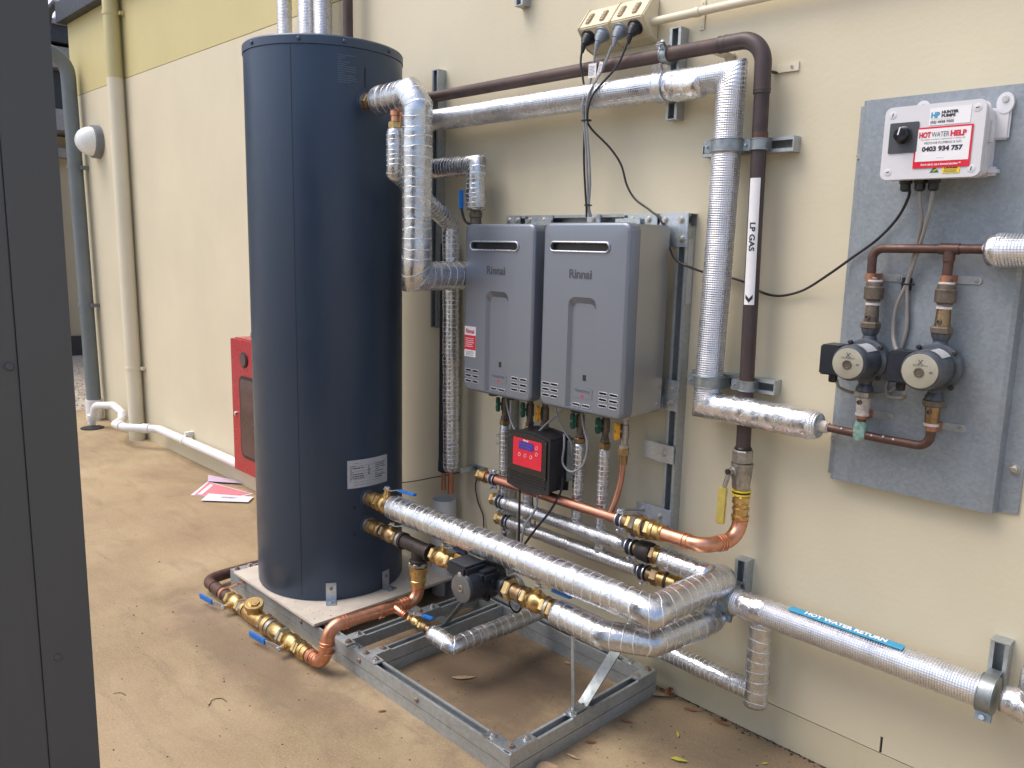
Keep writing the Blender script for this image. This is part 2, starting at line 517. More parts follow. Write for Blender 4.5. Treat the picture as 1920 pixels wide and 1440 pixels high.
def arc_path(pts, rad, seg=9):
    """polyline with corners rounded to radius rad (number or list)"""
    pts = [Vector(p) for p in pts]
    out = [pts[0]]
    for i in range(1, len(pts) - 1):
        r = rad[i - 1] if hasattr(rad, '__len__') else rad
        a = (pts[i - 1] - pts[i]).normalized(); b = (pts[i + 1] - pts[i]).normalized()
        ang = a.angle(b)
        if r <= 0 or abs(ang - PI) < .02:
            out.append(pts[i]); continue
        t = r / math.tan(ang / 2)
        t = min(t, (pts[i - 1] - pts[i]).length * .49 if i > 1 else (pts[i - 1] - pts[i]).length * .98,
                (pts[i + 1] - pts[i]).length * .49 if i < len(pts) - 2 else (pts[i + 1] - pts[i]).length * .98)
        r = t * math.tan(ang / 2)
        bis = (a + b).normalized(); c = pts[i] + bis * (r / math.sin(ang / 2))
        s = pts[i] + a * t - c; e = pts[i] + b * t - c
        tot = s.angle(e)
        ax = s.cross(e).normalized()
        for k in range(seg + 1):
            out.append(c + Matrix.Rotation(tot * k / seg, 3, ax) @ s)
    out.append(pts[-1])
    return out

def catmull(pts, k=8):
    P = [Vector(p) for p in pts]
    P = [P[0] * 2 - P[1]] + P + [P[-1] * 2 - P[-2]]
    out = []
    for i in range(1, len(P) - 2):
        for j in range(k):
            t = j / k
            a, b, c, d = P[i - 1], P[i], P[i + 1], P[i + 2]
            out.append(.5 * ((2 * b) + (c - a) * t + (2 * a - 5 * b + 4 * c - d) * t * t + (3 * b - a - 3 * c + d) * t ** 3))
    out.append(P[-2])
    return out

def sweep(path, r, n=16, rf=None, mb=None, mitre=True):
    """tube along points, mitred at sharp corners; rf(u, a, p) gives a radius factor; uv = (length, angle)"""
    mb = mb or MB()
    P = [Vector(p) for p in path]
    m = len(P)
    T = []
    for i in range(m):
        if i == 0: t = P[1] - P[0]
        elif i == m - 1: t = P[-1] - P[-2]
        else:
            t = (P[i] - P[i - 1]).normalized() + (P[i + 1] - P[i]).normalized()
        T.append(t.normalized())
    u0 = Vector((0, 0, 1)) if abs(T[0].z) < .9 else Vector((0, -1, 0))
    s = T[0].cross(u0).normalized()
    vs = []; fs = []; uvs = []
    L = 0
    for i in range(m):
        if i:
            L += (P[i] - P[i - 1]).length
            q = T[i - 1].rotation_difference(T[i]); s = (q @ s).normalized()
        s = (s - T[i] * s.dot(T[i])).normalized()
        w = T[i].cross(s)
        st = 1; bd = None
        if mitre and 0 < i < m - 1:
            a = (P[i] - P[i - 1]).normalized(); b = (P[i + 1] - P[i]).normalized()
            h = a.angle(b, 0) / 2
            if h > .01:
                bd = (b - a).normalized(); st = 1 / max(.3, math.cos(h))
        for k in range(n):
            ang = 2 * PI * k / n
            d = s * math.cos(ang) + w * math.sin(ang)
            if bd is not None:
                d = d + bd * (d.dot(bd) * (st - 1))
            rr = r(L) if callable(r) else r
            if rf: rr *= rf(L, ang, P[i])
            vs.append(P[i] + d * rr)
    Ls = [0]
    for i in range(1, m): Ls.append(Ls[-1] + (P[i] - P[i - 1]).length)
    for i in range(m - 1):
        for k in range(n):
            k2 = (k + 1) % n
            fs.append((i * n + k, i * n + k2, (i + 1) * n + k2, (i + 1) * n + k))
            uvs.append([(Ls[i], k / n), (Ls[i], (k + 1) / n), (Ls[i + 1], (k + 1) / n), (Ls[i + 1], k / n)])
    fs.append(tuple(reversed(range(n)))); uvs.append([(0, 0)] * n)
    fs.append(tuple(range((m - 1) * n, m * n))); uvs.append([(Ls[-1], 0)] * n)
    return mb.add(vs, fs, uvs)

def foil_tube(path, r, ds=.007, n=36, amp=.035, lump=.05, seed=0, corner=0, ridge=0, ends=True, flat=None):
    """insulation wrapped in foil: dense rings with wrinkles, pinched ends"""
    pts = [Vector(p) for p in path]
    if corner: pts = arc_path(pts, corner, 4)
    P = [pts[0]]
    for i in range(1, len(pts)):
        a, b = pts[i - 1], pts[i]
        L = (b - a).length; d = (b - a) / L
        m0 = 0; m1 = 0
        if i > 1:
            h = (a - pts[i - 2]).angle(b - a, 0) / 2; m0 = r * math.tan(h) * 1.08
        if i < len(pts) - 1:
            h = (b - a).angle(pts[i + 1] - b, 0) / 2; m1 = r * math.tan(h) * 1.08
        t = m0 if m0 > 0 else ds
        while t < L - m1 - ds * .3:
            P.append(a + d * t); t += ds
        if m1 > 0: P.append(a + d * (L - m1))
        P.append(b)
    tot = sum((P[i] - P[i - 1]).length for i in range(1, len(P)))
    sv = Vector((seed * 3.7, seed * 1.3, 0))
    def rf(u, a, p):
        q = Vector((math.cos(a) * .9, math.sin(a) * .9, u * 34)) + sv
        f = 1 + amp * noise.noise(q) + lump * noise.noise(p * 9 + sv) + amp * .55 * noise.noise(Vector((math.cos(a) * 3, math.sin(a) * 3, u * 90)) + sv)
        if ridge:
            f += ridge * (max(0, math.cos(2 * PI * (u + .012 * noise.noise(p * 12)) / .024)) ** 6)
        if ends:
            e = min(u, tot - u)
            if e < .02: f *= .80 + .2 * math.sqrt(max(0, e / .02))
        return f
    return sweep(P, r, n, rf)

# ---------------------------------------------------------------- text
def text_mesh(body, size, bold=0.0, width=None, xs=1.0):
    cu = bpy.data.curves.new('t', 'FONT')
    cu.body = body; cu.size = size; cu.align_x = 'CENTER'; cu.align_y = 'CENTER'
    cu.offset = bold; cu.extrude = 0; cu.resolution_u = 3
    to = bpy.data.objects.new('t', cu); COL.objects.link(to)
    dg = bpy.context.evaluated_depsgraph_get(); dg.update()
    me = bpy.data.meshes.new_from_object(to.evaluated_get(dg))
    vs = [v.co.copy() for v in me.vertices]; fs = [tuple(p.vertices) for p in me.polygons]
    bpy.data.objects.remove(to); bpy.data.curves.remove(cu); bpy.data.meshes.remove(me)
    x0 = min(v.x for v in vs); x1 = max(v.x for v in vs)
    y0 = min(v.y for v in vs); y1 = max(v.y for v in vs)
    cx, cy = (x0 + x1) / 2, (y0 + y1) / 2
    k = width / (x1 - x0) if width else xs
    return [Vector(((v.x - cx) * k, v.y - cy, 0)) for v in vs], fs

def text_flat(body, size, c, right, up, mat, parent, bold=0, width=None, name='lettering', lift=.0004):
    vs, fs = text_mesh(body, size, bold, width)
    r = Vector(right).normalized(); u = Vector(up).normalized(); n = r.cross(u); c = Vector(c)
    return obj(name, MB().add([c + r * v.x + u * v.y + n * lift for v in vs], fs), mat, parent, smooth=0)

def cyl_map(o, axis, ref, r):
    """returns f(s, h): s metres round the cylinder from ref, h metres along axis"""
    o = Vector(o); ax = Vector(axis).normalized(); ref = Vector(ref).normalized(); w = ax.cross(ref)
    return lambda s, h, lift=0: o + ax * h + (ref * math.cos(s / r) + w * math.sin(s / r)) * (r + lift)

def wrap_patch(fm, s0, s1, h0, h1, lift, ns=10, nh=6, th=.0006):
    mb = MB(); vs = []; fs = []
    for q in (lift, lift - th):
        for j in range(nh + 1):
            for i in range(ns + 1):
                vs.append(fm(s0 + (s1 - s0) * i / ns, h0 + (h1 - h0) * j / nh, q))
    m = (ns + 1) * (nh + 1)
    for j in range(nh):
        for i in range(ns):
            a = j * (ns + 1) + i
            fs.append((a, a + 1, a + ns + 2, a + ns + 1))
            fs.append((m + a + ns + 1, m + a + ns + 2, m + a + 1, m + a))
    return mb.add(vs, fs)

def fixn(o):
    bm = bmesh.new(); bm.from_mesh(o.data); bmesh.ops.recalc_face_normals(bm, faces=bm.faces); bm.to_mesh(o.data); bm.free()
    return o

def flat_rect(c, right, up, w, h, th=.0006):
    return obox(Vector(c), right, w, h, th, up=Vector(right).cross(Vector(up)))

def bars(c, right, up, w, h, rows, seed=1, thick=.35, lift=.0005, mb=None):
    """small illegible print: rows of short dashes"""
    mb = mb or MB(); rnd = random.Random(seed)
    r = Vector(right).normalized(); u = Vector(up).normalized(); n = r.cross(u); c = Vector(c)
    for j in range(rows):
        y = h / 2 - h * (j + .5) / rows; x = -w / 2; t = h / rows * thick
        end = w / 2 - rnd.random() * w * .25
        while x < end:
            l = min(w * rnd.uniform(.04, .13), end - x)
            mb.add([c + r * x + u * (y - t / 2) + n * lift, c + r * (x + l) + u * (y - t / 2) + n * lift,
                    c + r * (x + l) + u * (y + t / 2) + n * lift, c + r * x + u * (y + t / 2) + n * lift], [(0, 1, 2, 3)])
            x += l + w * .02
    return mb

def cyl_bars(fm, s0, s1, h0, h1, rows, seed=1, lift=.001, thick=.3, mb=None, flip=1):
    mb = mb or MB(); rnd = random.Random(seed)
    for j in range(rows):
        h = h1 - (h1 - h0) * (j + .5) / rows; s = s0; t = (h1 - h0) / rows * thick
        while s < s1 - (s1 - s0) * .08:
            l = (s1 - s0) * rnd.uniform(.05, .16); e = min(s + l, s1)
            mb.add([fm(s, h - t, lift), fm(e, h - t, lift), fm(e, h + t, lift), fm(s, h + t, lift)], [(0, 1, 2, 3)])
            s = e + (s1 - s0) * .03
            if rnd.random() < .12: break
    return mb

def cable(pts, r, mat, label, name='power_cable', cat='cable', group=None, k=10, extra=None):
    o = obj(name, sweep(catmull(pts, k), r, 8, mitre=False), mat)
    return tag(o, label, cat, group)

# recalc normals for every closed mesh
_obj = obj
def obj(name, mb, mat, parent=None, smooth=30, norm=True, **k):
    o = _obj(name, mb, mat, parent, smooth, **k)
    if norm and smooth:
        fixn(o)
        if smooth:
            o.data.set_sharp_from_angle(angle=math.radians(smooth))
    return o

X, Y, Z = Vector((1, 0, 0)), Vector((0, 1, 0)), Vector((0, 0, 1))

# ================================================================ GROUND
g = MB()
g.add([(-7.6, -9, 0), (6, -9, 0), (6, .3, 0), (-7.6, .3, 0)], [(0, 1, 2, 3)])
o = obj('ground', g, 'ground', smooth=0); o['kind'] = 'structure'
o = obj('terrain', MB().add([(-90, -90, -.03), (90, -90, -.03), (90, 90, -.03), (-90, 90, -.03)], [(0, 1, 2, 3)]), 'gravel', smooth=0); o['kind'] = 'structure'
# slab thickness edge on the left
o = obj('slab_edge', box(-7.62, -7.6, -9, .3, -.03, -.002), 'ground', smooth=0); o['kind'] = 'structure'
# loose stones on the gravel strip
gv = MB(); rnd = random.Random(3)
for i in range(2600):
    x = rnd.uniform(-11.2, -7.66); y = rnd.uniform(-.4, 2.2); s = rnd.uniform(.008, .022)
    a = rnd.uniform(0, PI)
    ca, sa = math.cos(a) * s, math.sin(a) * s
    gv.add([(x + ca, y + sa, -.028), (x - sa, y + ca, -.028), (x - ca, y - sa, -.028), (x + sa, y - ca, -.028), (x, y, -.028 + s * .8)],
           [(0, 1, 4), (1, 2, 4), (2, 3, 4), (3, 0, 4)])
o = obj('gravel_stones', gv, 'gravel', smooth=0); o['kind'] = 'stuff'
tag(o, 'pale loose gravel lying beyond the end of the concrete path', 'gravel')

# ================================================================ WALL
wall = thing('building_wall', 'long cream rendered wall with an olive band above, carrying the water heaters', 'wall', (-2, 0, 0))
gp = .004
for (x0, x1) in ((-7.45, -6.254), (-6.246, -.7485), (-.7415, 4.5)):
    obj('render_panel', box(x0, x1, 0, .25, .122, 2.603), 'wall', wall, smooth=0)
obj('render_panel', box(-.7485, -.7415, 0, .25, .170, 2.603), 'wall', wall, smooth=0)
for (x0, x1) in ((-7.45, -6.254), (-6.246, 4.5)):
    obj('upper_band', box(x0, x1, 0, .25, 2.607, 3.17), 'wall_band', wall, smooth=0)
    obj('plinth', box(x0, x1, .001, .25, -.05, .1185), 'plinth', wall, smooth=0)
obj('joint_backing', box(-7.44, 4.49, .008, .24, -.04, 3.16), 'seam', wall, smooth=0)
obj('return_wall', box(-7.45, -7.2, .25, 7, -.05, 3.17), 'wall', wall, smooth=0)
obj('back_lining', box(-7.2, 4.5, .251, .30, -.05, 3.17), 'fascia', wall, smooth=0)
obj('gutter', box(-7.5, 4.5, -.07, .3, 3.172, 3.32), 'fascia', wall, smooth=20)
# crumbly debris and a flat dark gap strip at the foot of the wall
dl = MB(); rnd = random.Random(9)
for i in range(1100):
    x = rnd.uniform(-3.3, 1.4) if i % 3 else rnd.uniform(-1.45, .3); y = -abs(rnd.gauss(0, .010)) - .001; s = rnd.uniform(.0015, .0045) * (2 if rnd.random() < .06 else 1)
    a = rnd.uniform(0, PI); c, q = math.cos(a) * s, math.sin(a) * s * .5
    dl.add([(x + c, y + q, .001), (x - q, y + c, .001), (x - c, y - q, .001), (x + q, y - c, .001), (x, y, .001 + s * .5)], [(0, 1, 4), (1, 2, 4), (2, 3, 4), (3, 0, 4)])
for i in range(160):
    x = -3.3 + i * .03 + rnd.uniform(-.01, .01); w = rnd.uniform(.002, .008)
    dl.add([(x, -.0005, .0006), (x + .034, -.0005, .0006), (x + .030, -w, .0006), (x + .012, -w * .6, .0006), (x - .002, -w * .8, .0006)], [(0, 4, 3, 2, 1)])  # flat dark strip drawing the gap between wall and slab
o = obj('litter_line', dl, 'debris', smooth=0); o['kind'] = 'stuff'
tag(o, 'dark crumbs of dirt and dead leaf with a dark gap strip along the wall foot', 'litter')

# ================================================================ LEFT SHED CORNER
shed = thing('shed', 'dark grey steel clad shed corner close on the left edge of the picture', 'shed', (-1.6, -2.6, 0))
EX, EY = -1.151, -1.88
obj('wall_cladding', box(-2.0, EX - .004, -2.85, EY - .004, 0, 2.12), 'post', shed, smooth=0)
obj('corner_flashing', box(EX - .004, EX, EY - .062, EY, .0, 2.14, box(-1.22, EX - .0041, EY - .004, EY, 0, 2.14)), 'post', shed, smooth=0)
for k in range(5):
    y = EY - .0630 - k * .19
    obj('cladding_sheet', box(EX - .004, EX - .0015, y - .189, y, 0.01, 2.13), 'post', shed, smooth=0, bev=.0008)
for (y, z) in ((-1.940 - .012, 1.332), (-1.926 + .003, .932)):
    sc_ = obj('screw', lathe((EX, y, z), X, [(0, .0055), (.0012, .0055), (.0028, .0035)], 6), 'post', shed)

# ================================================================ FAR BUILDING (seen past the end of the wall)
fb = thing('far_building', 'neighbouring cream building with dark fascia seen through the gap at far left', 'building', (-13, 1, 0))
obj('wall', box(-15, -11.5, -4, 7, .22, 2.72), 'far_cream', fb, smooth=0)
obj('dark_base', box(-15, -11.44, -4, 7, -.03, .22), 'fascia', fb, smooth=0)
obj('soffit_board', box(-15, -10.95, -4, 7, 2.74, 2.98), 'fascia2', fb, smooth=0)
obj('lower_beam', box(-15, -11.25, -4, 7, 2.45, 2.56), 'fascia2', fb, smooth=0)
obj('shadow_panel', box(-15, -11.2, -4, 7, 3.0, 3.45), 'fascia', fb, smooth=0)
obj('upper_beam', box(-15, -11.0, -4, 7, 3.46, 3.70), 'fascia2', fb, smooth=0)
obj('fascia', box(-15, -10.95, -4, 7, 3.74, 3.96), 'fascia', fb, smooth=0)
rf = MB(); 
for k in range(110):
    y = -4 + k * .1
    rf.add([(-10.9, y, 3.985), (-10.9, y + .07, 3.985), (-16, y + .07, 5.6), (-16, y, 5.6)], [(0, 1, 2, 3)])
    rf.add([(-10.9, y + .07, 3.985), (-10.9, y + .085, 4.005), (-16, y + .085, 5.62), (-16, y + .07, 5.6)], [(0, 1, 2, 3)])
    rf.add([(-10.9, y + .085, 4.005), (-10.9, y + .1, 3.985), (-16, y + .1, 5.6), (-16, y + .085, 5.62)], [(0, 1, 2, 3)])
obj('roof_sheet', rf, 'roof_light', fb, smooth=0)
obj('roof_barge', box(-10.96, -10.90, -4, 7, 3.93, 3.985), 'fascia2', fb, smooth=0)
obj('window', box(-11.49, -11.46, 1.25, 1.9, .9, 2.1), 'glass_dark', fb, smooth=0)
fdp = MB(); sweep(arc_path([(-11.36, .865, 2.6), (-11.36, .865, .18)], .1), .055, 16, mb=fdp)
obj('downpipe', fdp, 'slate', fb)
obj('pipe_collar', cyl((-11.36, .865, .18), (-11.36, .865, -.03), .062, 16), 'pvc', fb)

# ================================================================ DOWNPIPES ON THE WALL
t = thing('downpipe', 'slate grey round downpipe at the far wall corner with a big top elbow', 'downpipe', (-7.06, -.1, 0))
obj('pipe', sweep(arc_path([(-7.25, -1.6, 2.96), (-7.25, -.08, 2.90), (-7.12, -.08, .16)], [.17]), .055, 24), 'grey_dp', t)
obj('collar', cyl((-7.12, -.08, .17), (-7.12, -.08, .02), .066, 24), 'pvc', t)
obj('shoe', cyl((-7.12, -.08, .10), (-7.12, -.08, -.0), .062, 24), 'pvc', t)
for z in (2.02, .93):
    obj('bracket', cyl((-7.12 - .048 * z, -.08, z), (-7.12 - .048 * z, -.08, z + .03), .060, 24, box(-7.08 - .048 * z, -7.04 - .048 * z, -.07, -.001, z, z + .03)), 'grey_dp', t)
t = thing('downpipe', 'cream round downpipe on the wall, painted olive above the colour line', 'downpipe', (-6.19, -.09, 0))
obj('pipe', cyl((-6.22, -.06, 0), (-6.275, -.06, 2.60), .054, 28), 'cream_pipe', t)
obj('upper_pipe', cyl((-6.275, -.06, 2.60), (-6.285, -.06, 3.17), .054, 28), 'olive_pipe', t)
obj('base_collar', cyl((-6.22, -.06, 0), (-6.22, -.06, .10), .059, 28), 'cream_pipe', t)
for z in (3.02, .53):
    obj('bracket', cyl((-6.22 - .0212 * z, -.06, z), (-6.22 - .0212 * z, -.06, z + .022), .058, 28, box(-6.20 - .0212 * z, -6.13 - .0212 * z, -.03, -.001, z, z + .022)), 'cream_pipe' if z < 2 else 'olive_pipe', t)

# white pvc drain line running along the foot of the wall
t = thing('drain_pipe', 'white plastic drain pipe along the foot of the wall, hooked over a floor grate', 'drain pipe', (-5.2, -.1, 0))
pv = [(-3.3, -.055, .165), (-5.80, -.055, .150), (-6.00, -.21, .15), (-6.22, -.215, .135), (-6.40, -.10, .13), (-6.42, -.09, .17), (-6.62, -.09, .20), (-6.80, -.17, .18), (-6.84, -.19, .03)]
obj('pipe', sweep(arc_path(pv, [.08, .06, .06, .03, .03, .08, .06], 6), .029, 18), 'pvc', t)
for (a, b) in (((-5.86, -.10, .15), (-5.90, -.13, .15)), ((-6.08, -.213, .145), (-6.12, -.213, .145)), ((-6.40, -.1, .135), (-6.43, -.09, .165)), ((-6.835, -.188, .10), (-6.84, -.19, .06))):
    obj('socket', cyl(a, b, .035, 18), 'pvc', t)
obj('saddle', cyl((-5.33, -.055, .152), (-5.36, -.055, .152), .033, 18, box(-5.36, -5.33, -.055, -.001, .175, .21)), 'pvc', t)
t = thing('floor_grate', 'round dark floor grate set into the concrete under the white pipe end', 'grate', (-6.80, -.2, 0))
obj('rim', lathe((-6.80, -.2, -.004), Z, [(0, .085), (.010, .085), (.011, .078)], 24), 'iron_dark', t)
for k in range(7):
    y = -.2 + (k - 3) * .02; hw = math.sqrt(max(0, .074 ** 2 - (y + .2) ** 2))
    obj('bar', box(-6.80 - hw, -6.80 + hw, y - .004, y + .004, .006, .011), 'slate', t, smooth=0)

# bulkhead light
t = thing('wall_light', 'round white bulkhead light with dark rim high on the wall at left', 'light', (-6.77, 0, 2.2))
obj('rim', lathe((-6.87, -.001, 2.215), -Y, [(0, .125), (.05, .122), (.055, .11)], 36), 'lamp_base', t)
obj('dome', lathe((-6.87, -.055, 2.215), -Y, [(.115 * math.sin(a), .108 * math.cos(a) + .0005) for a in [k * PI / 2 / 10 for k in range(11)]], 36), 'lamp_glass', t, smooth=60)
# gutter overflow elbow near the top of the wall
o = obj('overflow_pipe', sweep(arc_path([(-7.40, -.02, 3.30), (-7.52, -.05, 3.34), (-7.64, -.08, 3.28), (-7.68, -.09, 3.15)], .06), .03, 12), 'slate')
tag(o, 'short dark curved overflow pipe beside the gutter at the top of the far wall corner', 'pipe')

# ================================================================ FIRE HOSE CABINET
t = thing('fire_cabinet', 'red metal fire equipment cabinet on the wall behind the big tank', 'cabinet', (-4.1, -.12, .23))
CX0, CX1, CZ0, CZ1, CYF = -4.20, -3.62, .235, .975, -.245
fc = MB()
obj('case', box(CX0, CX1, CYF + .02, -.001, CZ0, CZ1), 'fire_red', t, bev=.004)
d = obj('door', box(CX0 - .002, CX1 + .002, CYF, CYF + .018, CZ0 + .004, CZ1 - .004), 'fire_red', t, bev=.003)
def rrect(cx, cz, w, h, r, y, n=6):
    pts = []
    for (sx, sz, a0) in ((1, 1, 0), (-1, 1, 90), (-1, -1, 180), (1, -1, 270)):
        for k in range(n + 1):
            a = math.radians(a0 + 90 * k / n)
            pts.append(Vector((cx + sx * (w / 2 - r) + math.cos(a) * r, y, cz + sz * (h / 2 - r) + math.sin(a) * r)))
    return pts
def plate_from(pts, dv):
    n = len(pts); mb = MB()
    return mb.add(pts + [p + dv for p in pts], [tuple(range(n)), tuple(reversed(range(n, 2 * n)))] + [(i, (i + 1) % n, n + (i + 1) % n, n + i) for i in range(n)])
obj('window_seal', plate_from(rrect(-3.955, .555, .30, .45, .04, CYF - .004), Vector((0, .006, 0))), 'black', t)
obj('window', plate_from(rrect(-3.955, .555, .272, .42, .03, CYF - .006), Vector((0, .004, 0))), 'glass_dark', t)
obj('key_ring', lathe((-4.045, CYF + .001, .868), -Y, [(0, .042), (.006, .042), (.008, .036)], 28), 'black', t)
obj('key_glass', lathe((-4.045, CYF - .006, .868), -Y, [(0, .034), (.004, .034)], 28), 'glass_dark', t)
obj('lock', lathe((-4.16, CYF + .001, .56), -Y, [(0, .012), (.010, .011), (.012, .008)], 16), 'chrome', t)
o = obj('tape_roll', box(-4.06, -3.93, -.20, -.09, .978, 1.016), 'timber', bev=.006); tag(o, 'small dark block left on top of the red cabinet', 'block')

# papers on the ground
def sheet(name, pts, mat, label, z, fold=None, group=None):
    n = len(pts); vs = [Vector((x, y, z + (fold or 0) * (i % 2))) for i, (x, y) in enumerate(pts)]
    mb = plate_from(vs, Vector((0, 0, -.0015)))
    o = obj(name, mb, mat, smooth=0); tag(o, label, 'paper', group)
    return o
s1 = thing('paper_sheet', 'red and white printed sheet lying under two other papers on the concrete', 'paper', (-4.55, -.25, 0))
obj('page', plate_from([Vector(p) for p in ((-4.60, -.315, .004), (-4.42, -.17, .004), (-4.42, -.05, .004), (-4.80, -.14, .004))], Vector((0, 0, -.0015))), 'paper_red', s1, smooth=0)
obj('margin', plate_from([Vector(p) for p in ((-4.615, -.330, .003), (-4.405, -.16, .003), (-4.405, -.04, .003), (-4.82, -.135, .003))], Vector((0, 0, -.0015))), 'paper', s1, smooth=0)
obj('white_stripe', plate_from([Vector(p) for p in ((-4.60, -.295, .0052), (-4.575, -.280, .0052), (-4.72, -.145, .0052), (-4.75, -.150, .0052))], Vector((0, 0, -.001))), 'paper', s1, smooth=0)
s2 = sheet('paper_sheet', [(-4.80, -.145), (-4.62, -.005), (-4.72, -.004), (-4.93, -.085)], 'paper_pink', 'mauve paper strip lying nearest the wall on the concrete', .012)
s3 = thing('paper_sheet', 'white paper strip lying nearest the tank, on top of the red one', 'paper', (-4.4, -.2, 0))
obj('page', plate_from([Vector(p) for p in ((-4.46, -.335, .010), (-4.26, -.145, .010), (-4.33, -.075, .010), (-4.55, -.250, .012))], Vector((0, 0, -.0015))), 'paper', s3, smooth=0)
obj('print', bars((-4.40, -.19, .0115), (.76, .64, 0), (-.64, .76, 0), .10, .03, 3, 4), 'print_grey', s3, smooth=0)
obj('dark_clip', lathe((-4.235, -.09, .008), Z, [(0, .014), (.012, .012)], 8), 'black', s3)
# ================================================================ STRUT / CLAMP HELPERS
def strut_mb(a, b, slot, mb=None, W=.041, D=.041, closed=False):
    """C channel from a to b; a,b on the centre of its back face, slot = direction the slot faces"""
    mb = mb or MB()
    a = Vector(a); b = Vector(b); d = (b - a).normalized(); u = Vector(slot).normalized(); s = d.cross(u)
    w = W / 2; g_ = .011; t_ = .0025; l = .007
    prof = [(-w, 0), (w, 0), (w, D), (g_, D), (g_, D - l), (g_ + t_, D - l), (g_ + t_, D - t_), (w - t_, D - t_), (w - t_, t_), (-w + t_, t_), (-w + t_, D - t_), (-g_ - t_, D - t_), (-g_ - t_, D - l), (-g_, D - l), (-g_, D), (-w, D)]
    n = len(prof)
    vs = [p + s * x + u * y for p in (a, b) for x, y in prof]
    fs = [(i, (i + 1) % n, n + (i + 1) % n, n + i) for i in range(n)] + [tuple(reversed(range(n))), tuple(range(n, 2 * n))]
    mb.add(vs, fs)
    if closed:
        for p, q in ((a, -1), (b, 1)):
            obox(p + u * D / 2 + d * q * .001, d, .003, W + .001, D + .001, up=u, mb=mb)
    return mb

def bolt(p, d, parent, r=.0085, L=.006, mat='bolt', washer=True, shaft=True):
    b_ = obj('bolt', hexnut(Vector(p) + Vector(d).normalized() * (.0015 if washer else 0), d, L, r), mat, parent)
    if washer:
        obj('washer', lathe(p, d, [(0, r * 1.45), (.0018, r * 1.45)], 18), mat, parent) if parent.parent is None else None
    if shaft:
        lathe_ = lathe(Vector(p) + Vector(d).normalized() * L, d, [(0, r * .5), (.004, r * .5)], 10)
        if parent.parent is None: obj('bolt_end', lathe_, mat, parent)
    return b_

STRG = 'wall channels carrying the pipework'
def strut(a, b, slot, label, group=STRG, closed=True, mat='galv', name='strut_channel'):
    a = Vector(a); b = Vector(b)
    o = obj(name, strut_mb(a, b, slot, closed=closed), mat, smooth=0)
    return tag(o, label, 'channel', group)

def clamp(c, axis, r, label, ear=(0, 1, 0), w=.028, mat='clampgrey', wall_y=-.041, group='pipe clips on the wall channels', bolts='chrome'):
    """two-piece strut clip round a pipe; ear = direction of the bolted ears"""
    c = Vector(c); ax = Vector(axis).normalized(); e = Vector(ear).normalized()
    t = thing('pipe_clamp', label, 'pipe clamp', c, group)
    rr = r + .0035
    obj('band', lathe(c - ax * w / 2, ax, [(0, rr - .002), (.0005, rr + .0018), (.003, rr + .0018), (.004, rr), (w - .004, rr), (w - .003, rr + .0018), (w - .0005, rr + .0018), (w, rr - .002)], 32), mat, t)
    # ears
    for q in (-1, 1):
        obj('ear', obox(c + e * (rr + .009) + Vector(ax.cross(e)) * q * .0045, e, .022, .003, w, up=ax), mat, t, bev=.0006)
    sd_ = ax.cross(e)
    obj('bolt', hexnut(c + e * (rr + .011) - sd_ * .016, sd_, .007, .0075), bolts, t)
    obj('bolt_shank', cyl(c + e * (rr + .011) - sd_ * .012, c + e * (rr + .011) + sd_ * .014, .0035, 10), bolts, t)
    # foot to the channel behind
    if wall_y is not None and c.y + rr < wall_y + .004 and abs(ax.y) < .5:
        yb = max(wall_y, c.y + rr * .6)
        for q in (-1, 1):
            p0 = c + sd_ * 0
            side = Vector((1, 0, 0)) if abs(ax.x) < .5 else Vector((0, 0, 1))
            obj('foot', obox(Vector((c.x, (c.y + yb) / 2, c.z)) + side * q * (rr * .93), Y, yb - c.y, .003, w * .8, up=ax), mat, t)
    return t

# ================================================================ WALL CHANNELS
strut((-2.70, 0, 1.15), (-2.70, 0, 2.19), -Y, 'long vertical wall channel just right of the tank top')
strut((-1.538, 0, 1.895), (-1.538, 0, 2.160), -Y, 'short vertical channel holding the gas pipe above the right heater')
strut((-1.415, 0, 1.793), (-1.128, 0, 1.793), -Y, 'upper horizontal channel across the foil pipe and gas pipe')
strut((-1.405, 0, 1.108), (-1.128, 0, 1.108), -Y, 'lower horizontal channel across the foil pipe and gas pipe')
strut((-2.225, 0, 2.352), (-2.225, 0, 2.75), -Y, 'channel end at the top edge of the picture above the heaters')
strut((-1.190, 0, .40), (-1.190, 0, .562), -Y, 'short vertical channel at the left end of the hot water return pipe')
strut((-.483, 0, .40), (-.483, 0, .566), -Y, 'short vertical channel at the right end of the hot water return pipe')

